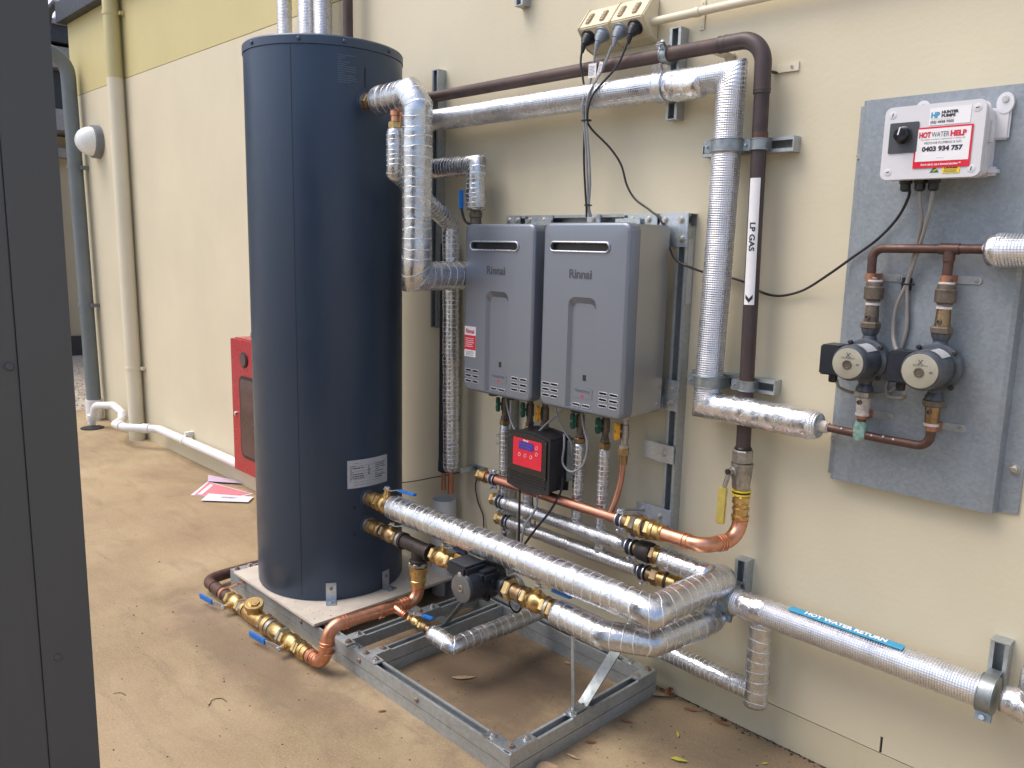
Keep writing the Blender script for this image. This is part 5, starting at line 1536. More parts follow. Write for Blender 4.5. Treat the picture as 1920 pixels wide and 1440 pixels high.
for (bx, bz) in ((c0 + .010, d1 - .014), (c1 - .010, d1 - .014), (c0 + .010, d0 + .06), (c1 - .010, d0 + .045)):
    obj('screw', lathe((bx, -.267, bz), -Y, [(0, .004), (.0015, .003)], 8), 'black_gloss', t)
obj('gland', lathe((-1.90, -.22, d0 - .006), -Z, [(0, .014), (.02, .014), (.024, .010)], 14), 'black', t)
bk = obj('side_bracket', box(-1.800, -1.795, -.175, -.125, .700, .845, box(-1.83, -1.795, -.130, -.125, .700, .845)), 'zinc', t, smooth=0)
for z in (.835, .710): obj('bolt', hexnut((-1.795, -.150, z), X, .006, .007), 'bolt', bk)
o = obj('mount_arm', strut_mb((-2.21, -.083, .765), (-1.80, -.083, .765), -Y), 'galv', smooth=0); tag(o, 'short horizontal channel behind the black controller', 'channel', STRG)

# ================================================================ HOT WATER RETURN PIPE ON THE WALL
RY, RZ = -.092, .452
t = thing('insulated_pipe', 'foil return pipe low on the wall with a blue text sticker on top', 'insulated pipe', (-.8, RY, .40), 'foil wrapped pipes')
obj('foil_sleeve', foil_tube([(-1.250, RY, RZ), (-.470, RY, RZ)], .0405, seed=50, amp=.012, lump=.02, ends=False), 'foil_scrim', t, smooth=180)
obj('loose_foil', foil_tube([(-1.165, RY, RZ), (-1.06, RY, RZ)], .0422, seed=51, amp=.05, lump=.03), 'foil_plain', t, smooth=180)
fmr = cyl_map((-1.0, RY, RZ), X, Vector((0, -.12, .99)).normalized(), .0415)
lb = obj('pipe_sticker', wrap_patch(fmr, -.0125, .0125, .005, .318, .0035, 8, 6), 'print_cyan', t)
vs, fs = text_mesh('HOT WATER RETURN', .019, .0009, .225)
probe = fmr(.01, 0)
up_s = 1 if probe.z > fmr(-.01, 0).z else -1
bm = bmesh.new(); bv = [bm.verts.new(v) for v in vs]
for f in fs:
    try: bm.faces.new([bv[i] for i in f])
    except ValueError: pass
bmesh.ops.subdivide_edges(bm, edges=[e for e in bm.edges if e.calc_length() > .006], cuts=2)
bmesh.ops.triangulate(bm, faces=bm.faces); bm.verts.index_update()
obj('lettering', MB().add([fmr(up_s * v.co.y, .163 + v.co.x, .0048) for v in bm.verts], [[v.index for v in f.verts] for f in bm.faces]), 'white', lb, smooth=0)
bm.free()
t = thing('insulated_pipe', 'foil pipe continuing past the right clip at the bottom right corner', 'insulated pipe', (-.3, RY, .4), 'foil wrapped pipes')
obj('foil_sleeve', foil_tube([(-.452, RY, RZ), (-.05, RY, RZ)], .039, seed=53, amp=.06, lump=.05), 'foil_plain', t, smooth=180)
obj('upright_sleeve', foil_tube([(-.385, RY, RZ), (-.385, RY, .56)], .036, seed=58, amp=.04), 'foil_plain', t, smooth=180)
t = thing('insulated_pipe', 'foil pipe leaving the frame low on the wall and turning up into the return pipe', 'insulated pipe', (-1.2, RY, .15), 'foil wrapped pipes')
obj('foil_sleeve', foil_tube([(-1.560, -.078, .190), (-1.085, -.078, .184)], .031, seed=55, ridge=.015, amp=.035), 'foil_tight', t, smooth=180)
obj('upright_sleeve', foil_tube([(-1.085, -.085, .150), (-1.086, -.088, .425)], .0345, seed=56, ridge=.012, amp=.03, ends=False), 'foil', t, smooth=180)
clamp((-1.190, RY, RZ), X, .0430, 'grey pipe clip at the left end of the return pipe', ear=(0, -.25, -1), w=.034)
clamp((-.483, RY, RZ), X, .0420, 'grey pipe clip at the right end of the return pipe', ear=(0, -.35, -1), w=.036)
# upper clamps
clamp((-1.538, -.088, 1.985), X, .0435, 'clip round the top run of foil pipe, below the gas pipe clip', ear=(0, -.6, .8), w=.034, mat='chrome')
clamp((-1.548, GY, 2.080), X, .0212, 'clip round the top run of the gas pipe', ear=(0, -.75, .6), w=.026)
clamp((-1.3040, -.088, 1.793), Z, .0435, 'upper clip on the vertical foil pipe', ear=(-1, -.15, 0), w=.036)
clamp((-1.2145, GY, 1.793), Z, .0212, 'upper clip on the vertical gas pipe', ear=(-1, -.15, 0), w=.032)
clamp((-1.3150, -.088, 1.108), Z, .0435, 'lower clip on the vertical foil pipe', ear=(-1, -.15, 0), w=.036)
clamp((-1.2000, GY, 1.108), Z, .0212, 'lower clip on the vertical gas pipe', ear=(-1, -.15, 0), w=.032)

# ================================================================ POWER OUTLETS
t = thing('power_outlets', 'cream double power outlet pair on the wall with four plugs in it', 'power outlet', (-1.76, 0, 2.2))
def outlet_block(x0, x1):
    prof = [(-.001, 2.272), (-.036, 2.272), (-.088, 2.205), (-.040, 2.150), (-.001, 2.138)]
    vs = [Vector((x, y, z)) for x in (x0, x1) for y, z in prof]; n = len(prof)
    return MB().add(vs, [tuple(range(n)), tuple(range(n, 2 * n))] + [(i, (i + 1) % n, n + (i + 1) % n, n + i) for i in range(n)])
for (a, b, sh) in ((-1.893, -1.766, (-1.862, -1.803)), (-1.763, -1.632, (-1.730, -1.672))):
    ob = obj('outlet_body', outlet_block(a, b), 'cream_pl', t, bev=.0035)
    dface = Vector((0, -.052, -.067)).normalized(); nrm = Vector((0, -.79, .61)).normalized()
    for sx in sh:
        c = Vector((sx, -.0645, 2.2375)) + nrm * .001
        sw = obj('switch', obox(c, dface, .048, .019, .006, up=nrm), 'switch', ob, bev=.0028)
        for k in range(5):
            obj('switch_rib', obox(c + dface * (k - 2) * .0068 + nrm * .004, X, .014, .0018, .0028, up=nrm), 'cream_pl', ob, smooth=0)
PG = 'plugs in the cream power outlets'
pts4 = [(-1.862, 'black', 'black plug at the left end of the cream power outlets'), (-1.803, 'grey_plug', 'grey plug second from the left in the power outlets'),
        (-1.730, 'grey_plug', 'grey plug third from the left in the power outlets'), (-1.672, 'black', 'black plug at the right end of the cream power outlets')]
pd = Vector((0, -.55, -.62)).normalized()
for (px, mt, lab) in pts4:
    t = thing('power_plug', lab, 'plug', (px, -.07, 2.17), PG)
    p = Vector((px, -.066, 2.181))
    obj('plug_flange', lathe(p - pd * .006, pd, [(0, .026), (.010, .026), (.012, .021), (.022, .020)], 24), mt, t)
    obj('plug_body', lathe(p + pd * .014, pd, [(0, .0195), (.012, .017), (.022, .010), (.026, .009)], 20), mt, t)
    obj('cord_grip', lathe(p + pd * .037, Vector((-.15, -.1, -1)), [(0, .0085), (.006, .009), (.022, .006), (.028, .0045)], 14), mt, t)
CG2 = 'cords hanging from the power outlets'
def cord(pts, mat, lab, r=.0036): return cable(pts, r, mat, lab, group=CG2)
cord([(-1.866, -.095, 2.135), (-1.866, -.098, 2.09), (-1.845, -.10, 2.01), (-1.822, -.118, 1.925), (-1.826, -.112, 1.80), (-1.822, -.105, 1.70), (-1.826, -.09, 1.635), (-1.836, -.075, 1.60)], 'cable_blk', 'black cord of the left plug, tied to the others and dropping behind the heaters')
cord([(-1.807, -.095, 2.135), (-1.812, -.105, 2.04), (-1.820, -.134, 1.96), (-1.818, -.126, 1.90), (-1.806, -.12, 1.78), (-1.810, -.105, 1.70), (-1.818, -.09, 1.635), (-1.822, -.075, 1.60)], 'cable_gry', 'grey cord of the second plug, carrying a white paper tag')
cord([(-1.740, -.095, 2.130), (-1.762, -.11, 2.06), (-1.796, -.134, 1.98), (-1.808, -.128, 1.91), (-1.797, -.12, 1.80), (-1.800, -.105, 1.71), (-1.814, -.09, 1.635), (-1.815, -.075, 1.60)], 'cable_gry', 'grey cord of the third plug, carrying a narrow white tag')
cord([(-1.678, -.095, 2.128), (-1.705, -.11, 2.06), (-1.775, -.136, 1.98), (-1.803, -.128, 1.915), (-1.800, -.11, 1.88), (-1.745, -.08, 1.82), (-1.710, -.06, 1.765), (-1.690, -.05, 1.70), (-1.655, -.048, 1.655), (-1.590, -.052, 1.618), (-1.545, -.053, 1.585), (-1.51, -.055, 1.51), (-1.488, -.056, 1.474), (-1.46, -.055, 1.455), (-1.435, -.05, 1.446), (-1.39, -.03, 1.430), (-1.342, -.012, 1.423), (-1.29, -.010, 1.413), (-1.251, -.012, 1.402), (-1.205, -.012, 1.380), (-1.163, -.012, 1.372), (-1.12, -.013, 1.377), (-1.068, -.016, 1.396), (-.992, -.045, 1.440), (-.928, -.050, 1.488), (-.868, -.052, 1.535), (-.822, -.056, 1.588), (-.793, -.075, 1.64), (-.790, -.095, 1.668)], 'cable_blk', 'long black cord from the right plug, looping across the wall to the switch box')
for (c, w, h, lab, rot) in (((-1.803, -.112, 2.060), .030, .044, 'white barcode tag on the second cord', 0), ((-1.768, -.116, 2.062), .014, .040, 'narrow white tag on the third cord', -.5)):
    t = thing('cord_tag', lab, 'tag', c)
    up_ = Vector((-rot * .6, 0, 1)).normalized(); rt_ = Vector((1, .1, rot * .6)).normalized()
    obj('tag_card', obox(c, rt_, w, h, .0008, up=rt_.cross(up_)), 'white', t, smooth=0)
    obj('tag_print', bars(Vector(c) + Vector((0, -.0006, 0)), rt_, up_, w * .8, h * .7, 7, 3, .3), 'print_grey', t, smooth=0)
for (z, lab) in ((1.905, 'black cable tie gathering the four cords below the foil pipe'), (1.637, 'black cable tie gathering the cords just above the heaters')):
    o = obj('cable_tie', obox((-1.812 if z > 1.8 else -1.818, -.122 if z > 1.8 else -.09, z), X, .030 if z > 1.8 else .020, .024, .005, up=Z), 'black', bev=.002)
    tag(o, lab, 'cable tie')
# cream conduit
t = thing('conduit', 'cream painted conduit running from the power outlets up to the right', 'conduit', (-1.3, -.02, 2.18))
obj('pipe', sweep([(-1.640, -.030, 2.196), (-1.05, -.030, 2.196), (0.2, -.030, 2.196)], .0125, 16), 'cream_pipe', t)
for x_ in (-1.470,):
    obj('saddle', lathe((x_ - .009, -.030, 2.196), X, [(0, .0145), (.018, .0145)], 18), 'cream_pipe', t)
    obj('saddle_tab', box(x_ - .009, x_ + .009, -.004, -.001, 2.150, 2.235), 'cream_pipe', t, bev=.001)
    for z in (2.160, 2.226): obj('screw', lathe((x_, -.004, z), -Y, [(0, .004), (.002, .003)], 8), 'cream_pl', t)

# ================================================================ PUMP BOARD AT RIGHT
BX0, BX1, BZ0, BZ1 = -.945, -.540, .880, 1.890
t = thing('mounting_board', 'folded galvanised sheet board on the wall behind the two small pumps', 'board', (-.74, 0, BZ0))
vs = []
profile = [(-.962, -.002), (-.962, -.006), (-.948, -.0065), (-.942, -.034), (-.932, -.040), (-.548, -.040), (-.538, -.034), (-.532, -.0065), (-.489, -.006), (-.489, -.002)]
n = len(profile)
zt = 1.885
vs = [Vector((x, y, BZ0 + (0 if 2 < i < 8 else .006))) for i, (x, y) in enumerate(profile)] + [Vector((x, y, zt - (0 if 2 < i < 8 else .008))) for i, (x, y) in enumerate(profile)]
obj('sheet', MB().add(vs, [(i, (i + 1) % n, n + (i + 1) % n, n + i) for i in range(n)] + [tuple(range(n)), tuple(range(n, 2 * n))]), 'board', t, smooth=25)
for (x, z) in ((-.508, .995), (-.508, 1.80)):
    obj('bolt', lathe((x, -.006, z), -Y, [(0, .013), (.002, .013), (.0022, .009), (.010, .008), (.011, .005), (.014, .005)], 12), 'bolt', t)
obj('bolt', lathe((-.955, -.007, 1.75), -Y, [(0, .008), (.004, .007)], 10), 'bolt', t)
obj('bolt', lathe((-.955, -.007, .99), -Y, [(0, .008), (.004, .007)], 10), 'bolt', t)

# switch enclosure
ex0, ex1, ez0, ez1, eyf = -.834, -.622, 1.678, 1.838, -.150
t = thing('switch_box', 'white plastic switch box with black dial and stickers on the pump board', 'switch box', ((ex0 + ex1) / 2, -.04, ez0))
cxe, cze = (ex0 + ex1) / 2, (ez0 + ez1) / 2
obj('case', plate_from(rrect(cxe, cze, ex1 - ex0 - .008, ez1 - ez0 - .008, .012, eyf + .030), Vector((0, .079, 0))), 'ctrl_white', t, bev=.002)
obj('cover', plate_from(rrect(cxe, cze, ex1 - ex0, ez1 - ez0, .012, eyf), Vector((0, .032, 0))), 'ctrl_white', t, bev=.004)
for (x, z) in ((ex0 + .014, ez1 - .014), (ex1 - .014, ez1 - .014), (ex0 + .014, ez0 + .014), (ex1 - .014, ez0 + .014)):
    q = obj('cover_screw', lathe((x, eyf, z), -Y, [(-.001, .0085), (.0008, .0085), (.0012, .007)], 20), 'ctrl_white', t)
    obj('slot', obox((x, eyf - .0015, z), (1, 0, .2) if (x < cxe) != (z > cze) else (.1, 0, 1), .008, .0018, .0008, up=-Y), 'print_dark', q, smooth=0)
for x in (ex0 + .045, ex1 + .012):
    e = obj('mounting_ear', plate_from([Vector((x + .018 * math.cos(a), -.0535, ez1 + .006 + .024 * math.sin(a))) for a in [2 * PI * k / 20 for k in range(20)]], Vector((0, .0115, 0))), 'ctrl_white', t)
    obj('screw', lathe((x, -.0535, ez1 + .014), -Y, [(0, .008), (.003, .007)], 12), 'bolt', e)
obj('mounting_ear', box(ex1 - .01, ex1 + .026, -.052, -.042, ez1 - .075, ez1), 'ctrl_white', t, bev=.004)
obj('mounting_ear', box(ex1 - .01, ex1 + .016, -.070, -.042, ez0 + .004, ez0 + .024), 'ctrl_white', t, bev=.006)
obj('side_hinge', box(ex1 - .004, ex1 + .004, -.10, -.075, ez0 + .075, ez0 + .125), 'ctrl_white', t, bev=.001)
dpl = obj('dial_plate', plate_from(rrect(-.7905, 1.770, .066, .070, .003, eyf - .0025), Vector((0, .003, 0))), 'slate', t)
dk = obj('dial_knob', lathe((-.7905, eyf - .002, 1.776), -Y, [(0, .020), (.004, .020), (.005, .0175), (.020, .0165), (.022, .014)], 28), 'black_gloss', t)
obj('dial_pointer', obox((-.7935, eyf - .0245, 1.783), (.22, 0, 1), .018, .0028, .0012, up=-Y), 'white', dk, smooth=0)
# stickers
r_ = Vector((1, 0, 0.0))
l1 = obj('sticker', flat_rect((-.6925, eyf - .0008, 1.812), X, Z, .088, .038), 'white', t, smooth=0)
text_flat('HP', .017, (-.7235, eyf - .0013, 1.8155), X, Z, 'print_cyan', l1, bold=.0009, width=.019)
text_flat('HUNTER', .0085, (-.6925, eyf - .0013, 1.8205), X, Z, 'print_dark', l1, bold=.0005, width=.036)
text_flat('PUMPS', .0085, (-.6955, eyf - .0013, 1.8125), X, Z, 'print_dark', l1, bold=.0005, width=.030)
text_flat('INDUSTRIAL PUMPING', .004, (-.7080, eyf - .0013, 1.8055), X, Z, 'label_grey', l1, width=.048)
text_flat('(02) 4958 7555', .0075, (-.7080, eyf - .0013, 1.7990), X, Z, 'print_dark', l1, bold=.0002, width=.050)
l2 = obj('sticker', obox((-.7015, eyf - .0016, 1.7435), (1, 0, .0), .123, .092, .0008, up=-Y), 'red_panel', t, smooth=0)
obj('white_field', obox((-.7015, eyf - .0022, 1.749), (1, 0, .0), .115, .073, .0005, up=-Y), 'white', l2, smooth=0)
text_flat('HOT', .0165, (-.7415, eyf - .0026, 1.772), X, Z, 'print_red', l2, bold=.0010, width=.026)
text_flat('WATER', .0165, (-.7080, eyf - .0026, 1.772), X, Z, 'print_grey', l2, width=.038)
text_flat('HELP', .0165, (-.6695, eyf - .0026, 1.772), X, Z, 'print_red', l2, bold=.0010, width=.034)
text_flat('For expert installation, replacement or advice, call:', .0042, (-.7015, eyf - .0026, 1.7610), X, Z, 'print_grey', l2, width=.094)
text_flat('MEDOWIE PLUMBING & GAS', .0075, (-.7015, eyf - .0026, 1.7535), X, Z, 'print_grey', l2, width=.080)
text_flat('0403 934 757', .0145, (-.7015, eyf - .0026, 1.740), X, Z, 'print_dark', l2, bold=.0007, width=.088)
obj('print', bars((-.7015, eyf - .0026, 1.7195), X, Z, .020, .003, 1, 6), 'label_grey', l2, smooth=0)
text_flat("Don't risk it, use a licensed plumber.\u2122", .0065, (-.7015, eyf - .0026, 1.7045), X, Z, 'white', l2, bold=.0002, width=.086)
l3 = obj('warning_sticker', obox((-.6780, eyf - .0008, 1.6925), (1, 0, .0), .037, .017, .0006, up=-Y), 'yellow', t, smooth=0)
text_flat('DANGER', .006, (-.6780, eyf - .0013, 1.6965), X, Z, 'print_dark', l3, bold=.0003, width=.029)
obj('print', bars((-.6780, eyf - .0013, 1.6890), X, Z, .030, .007, 3, 8), 'print_dark', l3, smooth=0)
l4 = obj('compliance_mark', plate_from([Vector((-.724, eyf - .0006, 1.6865)), Vector((-.704, eyf - .0006, 1.6865)), Vector((-.714, eyf - .0006, 1.7035))], Vector((0, .0005, 0))), 'green_print', t, smooth=0)
obj('tick', obox((-.712, eyf - .0012, 1.692), (1, 0, .7), .010, .002, .0004, up=-Y), 'yellow', l4, smooth=0)
for k, x in enumerate((-.792, -.758, -.728)):
    obj('cable_gland', lathe((x, -.105, ez0 + .002), -Z, [(0, .015), (.012, .015), (.014, .012), (.028, .012), (.032, .007)], 12), 'black', t)
cable([(-.758, -.105, 1.65), (-.756, -.10, 1.62), (-.752, -.09, 1.585), (-.760, -.075, 1.54), (-.775, -.062, 1.47), (-.785, -.055, 1.425), (-.805, -.055, 1.36), (-.803, -.06, 1.30), (-.790, -.075, 1.27), (-.776, -.09, 1.255)], .0048, 'cable_old', 'aged grey cable from the switch box looping left down to the right small pump', group='grey cables on the pump board')
cable([(-.728, -.105, 1.65), (-.733, -.10, 1.60), (-.752, -.078, 1.53), (-.771, -.064, 1.465), (-.782, -.055, 1.425), (-.779, -.05, 1.37), (-.776, -.048, 1.30), (-.80, -.046, 1.20), (-.812, -.05, 1.16), (-.80, -.056, 1.135), (-.765, -.06, 1.135), (-.755, -.07, 1.150)], .0048, 'cable_old', 'aged grey cable from the switch box hanging in a loop between the small pumps', group='grey cables on the pump board')
cable([(-.905, -.135, 1.17), (-.902, -.12, 1.150), (-.885, -.08, 1.135), (-.85, -.055, 1.132), (-.81, -.05, 1.142), (-.78, -.05, 1.165)], .0042, 'cable_old', 'thin grey cable passing behind the left small pump outlet', group='grey cables on the pump board')
o = obj('cable_saddle', box(-.800, -.776, -.046, -.0405, 1.408, 1.440), 'black', bev=.001); tag(o, 'small black square cable mount on the pump board', 'cable mount')
o = obj('cable_tie', obox((-.781, -.056, 1.424), X, .032, .010, .004, up=Z), 'black', bev=.001); tag(o, 'black cable tie holding the two grey cables to the pump board', 'cable tie')

# pipework on the board
PY = -.080
t = thing('copper_pipe', 'tarnished copper pipe across the top of the two small pumps', 'copper pipe', (-.73, PY, 1.5))
obj('pipe', sweep(arc_path([(-.598, PY, 1.514), (-.866, PY, 1.511), (-.864, PY, 1.435)], .026, 10), .0112, 18), 'copper_old', t)
obj('tee_branch', sweep([(-.684, PY, 1.513), (-.684, PY, 1.440)], .0112, 18), 'copper_old', t)
obj('tee_socket', lathe((-.706, PY, 1.513), X, [(0, .0135), (.044, .0135)], 18, mb=lathe((-.684, PY, 1.508), -Z, [(0, .0135), (.024, .0135)], 18)), 'copper_old', t)
obj('weld_crust', foil_tube([(-.612, PY, 1.514), (-.598, PY, 1.514)], .015, ds=.002, n=16, amp=.3, seed=3), 'paste', t)
t = thing('insulated_pipe', 'foil lagged pipe end leaving the pump board at the right edge', 'insulated pipe', (-.45, PY - .01, 1.47), 'foil wrapped pipes')
obj('foil_sleeve', foil_tube([(-.594, -.086, 1.512), (-.560, -.088, 1.512), (-.15, -.088, 1.515)], .0385, seed=60, amp=.05, lump=.05), 'foil_scrim', t, smooth=180)
obj('foil_end', foil_tube([(-.600, -.086, 1.512), (-.555, -.088, 1.512)], .0395, seed=61, amp=.12, lump=.08), 'foil_plain', t, smooth=180)
t = thing('copper_pipe', 'tarnished copper pipe under the small pumps with white crust at the tee', 'copper pipe', (-.80, PY, 1.03))
obj('pipe', sweep(arc_path([(-.955, PY, 1.030), (-.80, PY, 1.026), (-.681, PY, 1.026), (-.681, PY, 1.11)], [0, .030], 10), .0112, 18), 'copper_old', t)
obj('tee_branch', sweep([(-.853, PY, 1.026), (-.853, PY, 1.10)], .0112, 18), 'copper_old', t)
obj('verdigris_crust', foil_tube([(-.853, PY, 1.012), (-.853, PY, 1.045), (-.853, PY, 1.062)], .0175, ds=.003, n=18, amp=.25, lump=.15, seed=5), 'verdigris', t)
obj('verdigris_crust', foil_tube([(-.868, PY, 1.027), (-.838, PY, 1.026)], .0150, ds=.003, n=16, amp=.25, lump=.15, seed=6), 'verdigris', t)
obj('weld_crust', foil_tube([(-.946, PY, 1.030), (-.938, PY, 1.030)], .0165, ds=.002, n=16, amp=.3, seed=7), 'paste', t)
obj('collar', lathe((-.956, PY, 1.030), X, [(0, .014), (.012, .016), (.016, .013)], 14), 'bronze_old', t)
for i, (x, z) in enumerate(((-.82, 1.029), (-.79, 1.031), (-.765, 1.029), (-.90, 1.033))):
    obj('white_spot', lathe((x, PY - .0100, z + .003), (0, -1, .3), [(0, .003), (.0015, .002)], 7), 'paste', t)

CLG = 'pipe clips on the pump board'
for (x, z, lab) in ((-.864, 1.438, 'pipe clip above the left small pump'), (-.684, 1.440, 'pipe clip above the right small pump'), (-.853, 1.080, 'pipe clip below the left small pump'), (-.681, 1.078, 'pipe clip below the right small pump')):
    t = thing('pipe_clip', lab, 'pipe clip', (x, -.05, z), CLG)
    obj('saddle', lathe((x, PY, z - .010), Z, [(0, .0135), (.020, .0135)], 20, mb=box(x - .0135, x + .0135, PY, -.041, z - .010, z + .010)), 'copper_band', t)
    obj('foot', plate_from(rrect(x + .018, z, .098, .019, .009, -.0432), Vector((0, .0028, 0))), 'galv', t)
    for q in (-.026, .055): obj('screw', lathe((x + q, -.043, z), -Y, [(0, .006), (.003, .005)], 10), 'bolt', t)

def board_pump(x, z, s, label, face_mat='pump_face'):
    """small circulator: z is the motor axis height"""
    t = thing('wall_pump', label, 'pump', (x, PY, z - .09), 'small circulation pumps on the board')
    obj('pump_volute', lathe((x, -.045, z), -Y, [(0, .030), (.010, .050 * s), (.040, .056 * s), (.048, .055 * s)], 32), 'pump_grey', t)
    obj('inlet', lathe((x, PY, z + .085), -Z, [(0, .022), (.010, .022), (.022, .016), (.05, .024), (.12, .024), (.148, .016), (.160, .022), (.170, .022)], 24), 'pump_grey', t)
    obj('flange', lathe((x, -.092, z), -Y, [(0, .056 * s), (.008, .056 * s), (.010, .050 * s)], 32), 'pump_grey', t)
    obj('motor', lathe((x, -.100, z), -Y, [(0, .044 * s), (.002, .0455 * s), (.085, .0455 * s), (.092, .043 * s), (.096, .040 * s)], 40), 'pump_grey', t)
    fp = obj('face_plate', lathe((x, -.196, z), -Y, [(0, .0385 * s), (.003, .0385 * s), (.0035, .037 * s)], 40), face_mat, t)
    obj('vent_screw', lathe((x - .001, -.1995, z - .003), -Y, [(0, .0115), (.002, .0115), (.0025, .009), (.001, .008)], 20), 'bronze_old', t)
    lg = MB()
    for a in (50, 130, 230, 310):
        obox(Vector((x, -.1998, z + .021)) + Vector((math.cos(math.radians(a)) * .004, 0, math.sin(math.radians(a)) * .004)), (math.cos(math.radians(a)), 0, math.sin(math.radians(a))), .007, .0012, .0004, up=-Y, mb=lg)
    obj('logo_mark', lg, 'print_dark', fp, smooth=0)
    text_flat('GRUNDFOS', .005, (x, -.1995, z + .0135), X, Z, 'print_grey', fp, width=.034)
    obj('print', bars((x + .026, -.1997, z - .001), X, Z, .009, .006, 2, 5, .5), 'print_grey', fp, smooth=0)
    bx = obj('terminal_box', box(x - .088, x - .036, -.168, -.095, z - .040, z + .038), 'pump_blk', t, bev=.004)
    obj('box_neck', box(x - .045, x - .025, -.160, -.100, z - .030, z + .030), 'pump_grey', t, bev=.003)
    obj('cable_gland', lathe((x - .062, -.135, z - .040), -Z, [(0, .010), (.006, .0115), (.020, .011), (.022, .008)], 10), 'black', t)
    for (a, b) in ((.040, .038), (.040, -.042), (-.038, .044), (-.04, -.04)):
        obj('bolt', lathe((x + a * s, -.100, z + b * s), -Y, [(0, .0058), (.008, .0058), (.009, .004)], 10), 'iron_dark', t)
    obj('rating_sticker', wrap_patch(cyl_map((x, 0, z), -Y, Vector((.5, 0, .87)), .0455 * s), -.016, .016, .112, .172, .0012, 6, 3), 'label_grey', t)
    # upper and lower unions
    for q, nm in ((1, 'up'), (-1, 'down')):
        zz = z + q * .085
        u = thing('pump_union', label.split(' with')[0] + (', upper bronze union' if q > 0 else ', lower bronze union'), 'fitting', (x, PY, zz), 'bronze unions of the small pumps')
        m_ = 'bronze_old'
        obj('union_nut', hexnut((x, PY, zz - q * .004), (0, 0, q), .018, .0265, n=8), m_ if (q > 0 or x > -.8) else 'nickel', u)
        obj('collar', lathe((x, PY, zz + q * .014), (0, 0, q), [(0, .018), (.032, .0165), (.034, .016), (.044, .016)], 20), 'brass_dark' if x > -.8 else (m_ if q > 0 else 'verdi_white'), u)
        obj('set_screw', lathe((x - .002, PY - .016, zz + q * .026), (-.15, -1, 0), [(0, .0065), (.006, .0065), (.0065, .004), (.003, .003)], 12), m_, u)
        obj('sealant', lathe((x, PY, zz + q * .056), (0, 0, q), [(0, .0165), (.001, .0178), (.006, .0175), (.007, .0165)], 18), 'paste', u)
        if q > 0:
            v = thing('check_valve', 'bronze check valve above the ' + ('left' if x < -.8 else 'right') + ' small pump', 'valve', (x, PY, zz + .07), 'bronze check valves of the small pumps')
            obj('valve_body', lathe((x, PY, zz + .066), Z, [(0, .0165), (.004, .018), (.007, .0240), (.036, .0245), (.039, .0210), (.048, .0200), (.050, .017)], 24), m_, v)
            obj('sealant', lathe((x, PY, zz + .115), Z, [(0, .017), (.002, .0185), (.006, .018)], 18), 'paste', v)
            obj('weld_crust', foil_tube([(x, PY, zz + .119), (x, PY, zz + .128)], .0140, ds=.002, n=14, amp=.3, seed=int(-x * 100)), m_, v)
    return t
board_pump(-.853, 1.226, 1.0, 'left small grey wall pump with a pale round face')
board_pump(-.682, 1.228, 1.06, 'right small grey wall pump with a pale round face')
# ================================================================ PIPES ABOVE THE TANK (behind its lid)
for (x, r, mt, lab) in ((-3.815, .036, 'foil_scrim', 'left of three foil risers showing above the tank lid'), (-3.60, .044, 'foil_scrim', 'middle of three foil risers showing above the tank lid'), (-3.465, .042, 'foil_scrim', 'right of three foil risers showing above the tank lid')):
    t = thing('foil_riser', lab, 'riser pipe', (x, -.09, 1.9), 'foil risers behind the tank top')
    obj('foil_sleeve', foil_tube([(x, -.09, 1.95), (x, -.09, 3.15)], r, seed=int(-x * 10), amp=.015, lump=.02, ds=.02, ends=False), mt, t, smooth=180)
t = thing('copper_pipe', 'brown copper pipe rising above the tank lid beside the foil risers', 'copper pipe', (-3.29, GY, 2.0))
obj('pipe', cyl((-3.29, GY, 2.06), (-3.29, GY, 3.15), .022, 20), 'copper_brown', t)

# ================================================================ CABLES UNDER THE HEATERS
CB = 'thin cables round the controller'
cable([(-1.945, -.25, .672), (-1.945, -.252, .60), (-1.94, -.255, .50), (-1.938, -.26, .42), (-1.935, -.265, .36)], .0042, 'cable_blk', 'black cable dropping straight from the left of the controller', group=CB)
cable([(-1.795, -.20, .72), (-1.790, -.21, .67), (-1.815, -.235, .60), (-1.870, -.25, .52), (-1.92, -.26, .44), (-1.93, -.265, .38)], .0042, 'cable_blk', 'black cable curving from the right of the controller down to the bundle', group=CB)
cable([(-1.87, -.24, .665), (-1.872, -.245, .60), (-1.91, -.255, .53), (-1.925, -.258, .46), (-1.928, -.262, .38)], .0042, 'cable_gry', 'grey cable dropping from the middle of the controller', group=CB)
cable([(-1.72, -.20, .975), (-1.70, -.21, .92), (-1.675, -.215, .86), (-1.69, -.215, .79), (-1.74, -.215, .755), (-1.785, -.21, .775), (-1.79, -.20, .83), (-1.80, -.19, .87)], .0038, 'cable_gry', 'grey cable looping from the right heater round a foil riser to the controller', group=CB)
cable([(-2.085, -.20, .975), (-2.06, -.21, .92), (-2.03, -.215, .87), (-2.0, -.22, .84)], .0034, 'cable_gry', 'thin grey cable from the left heater to the controller top', group=CB)
cable([(-1.83, -.21, .975), (-1.82, -.20, .92), (-1.80, -.19, .88), (-1.775, -.18, .84), (-1.78, -.17, .79)], .0034, 'cable_gry', 'thin grey cable behind the controller bracket', group=CB)
cable([(-1.81, -.16, .98), (-1.85, -.17, .93), (-1.885, -.19, .89), (-1.90, -.21, .865)], .0034, 'cable_gry', 'thin grey cable slanting into the top of the controller', group=CB)
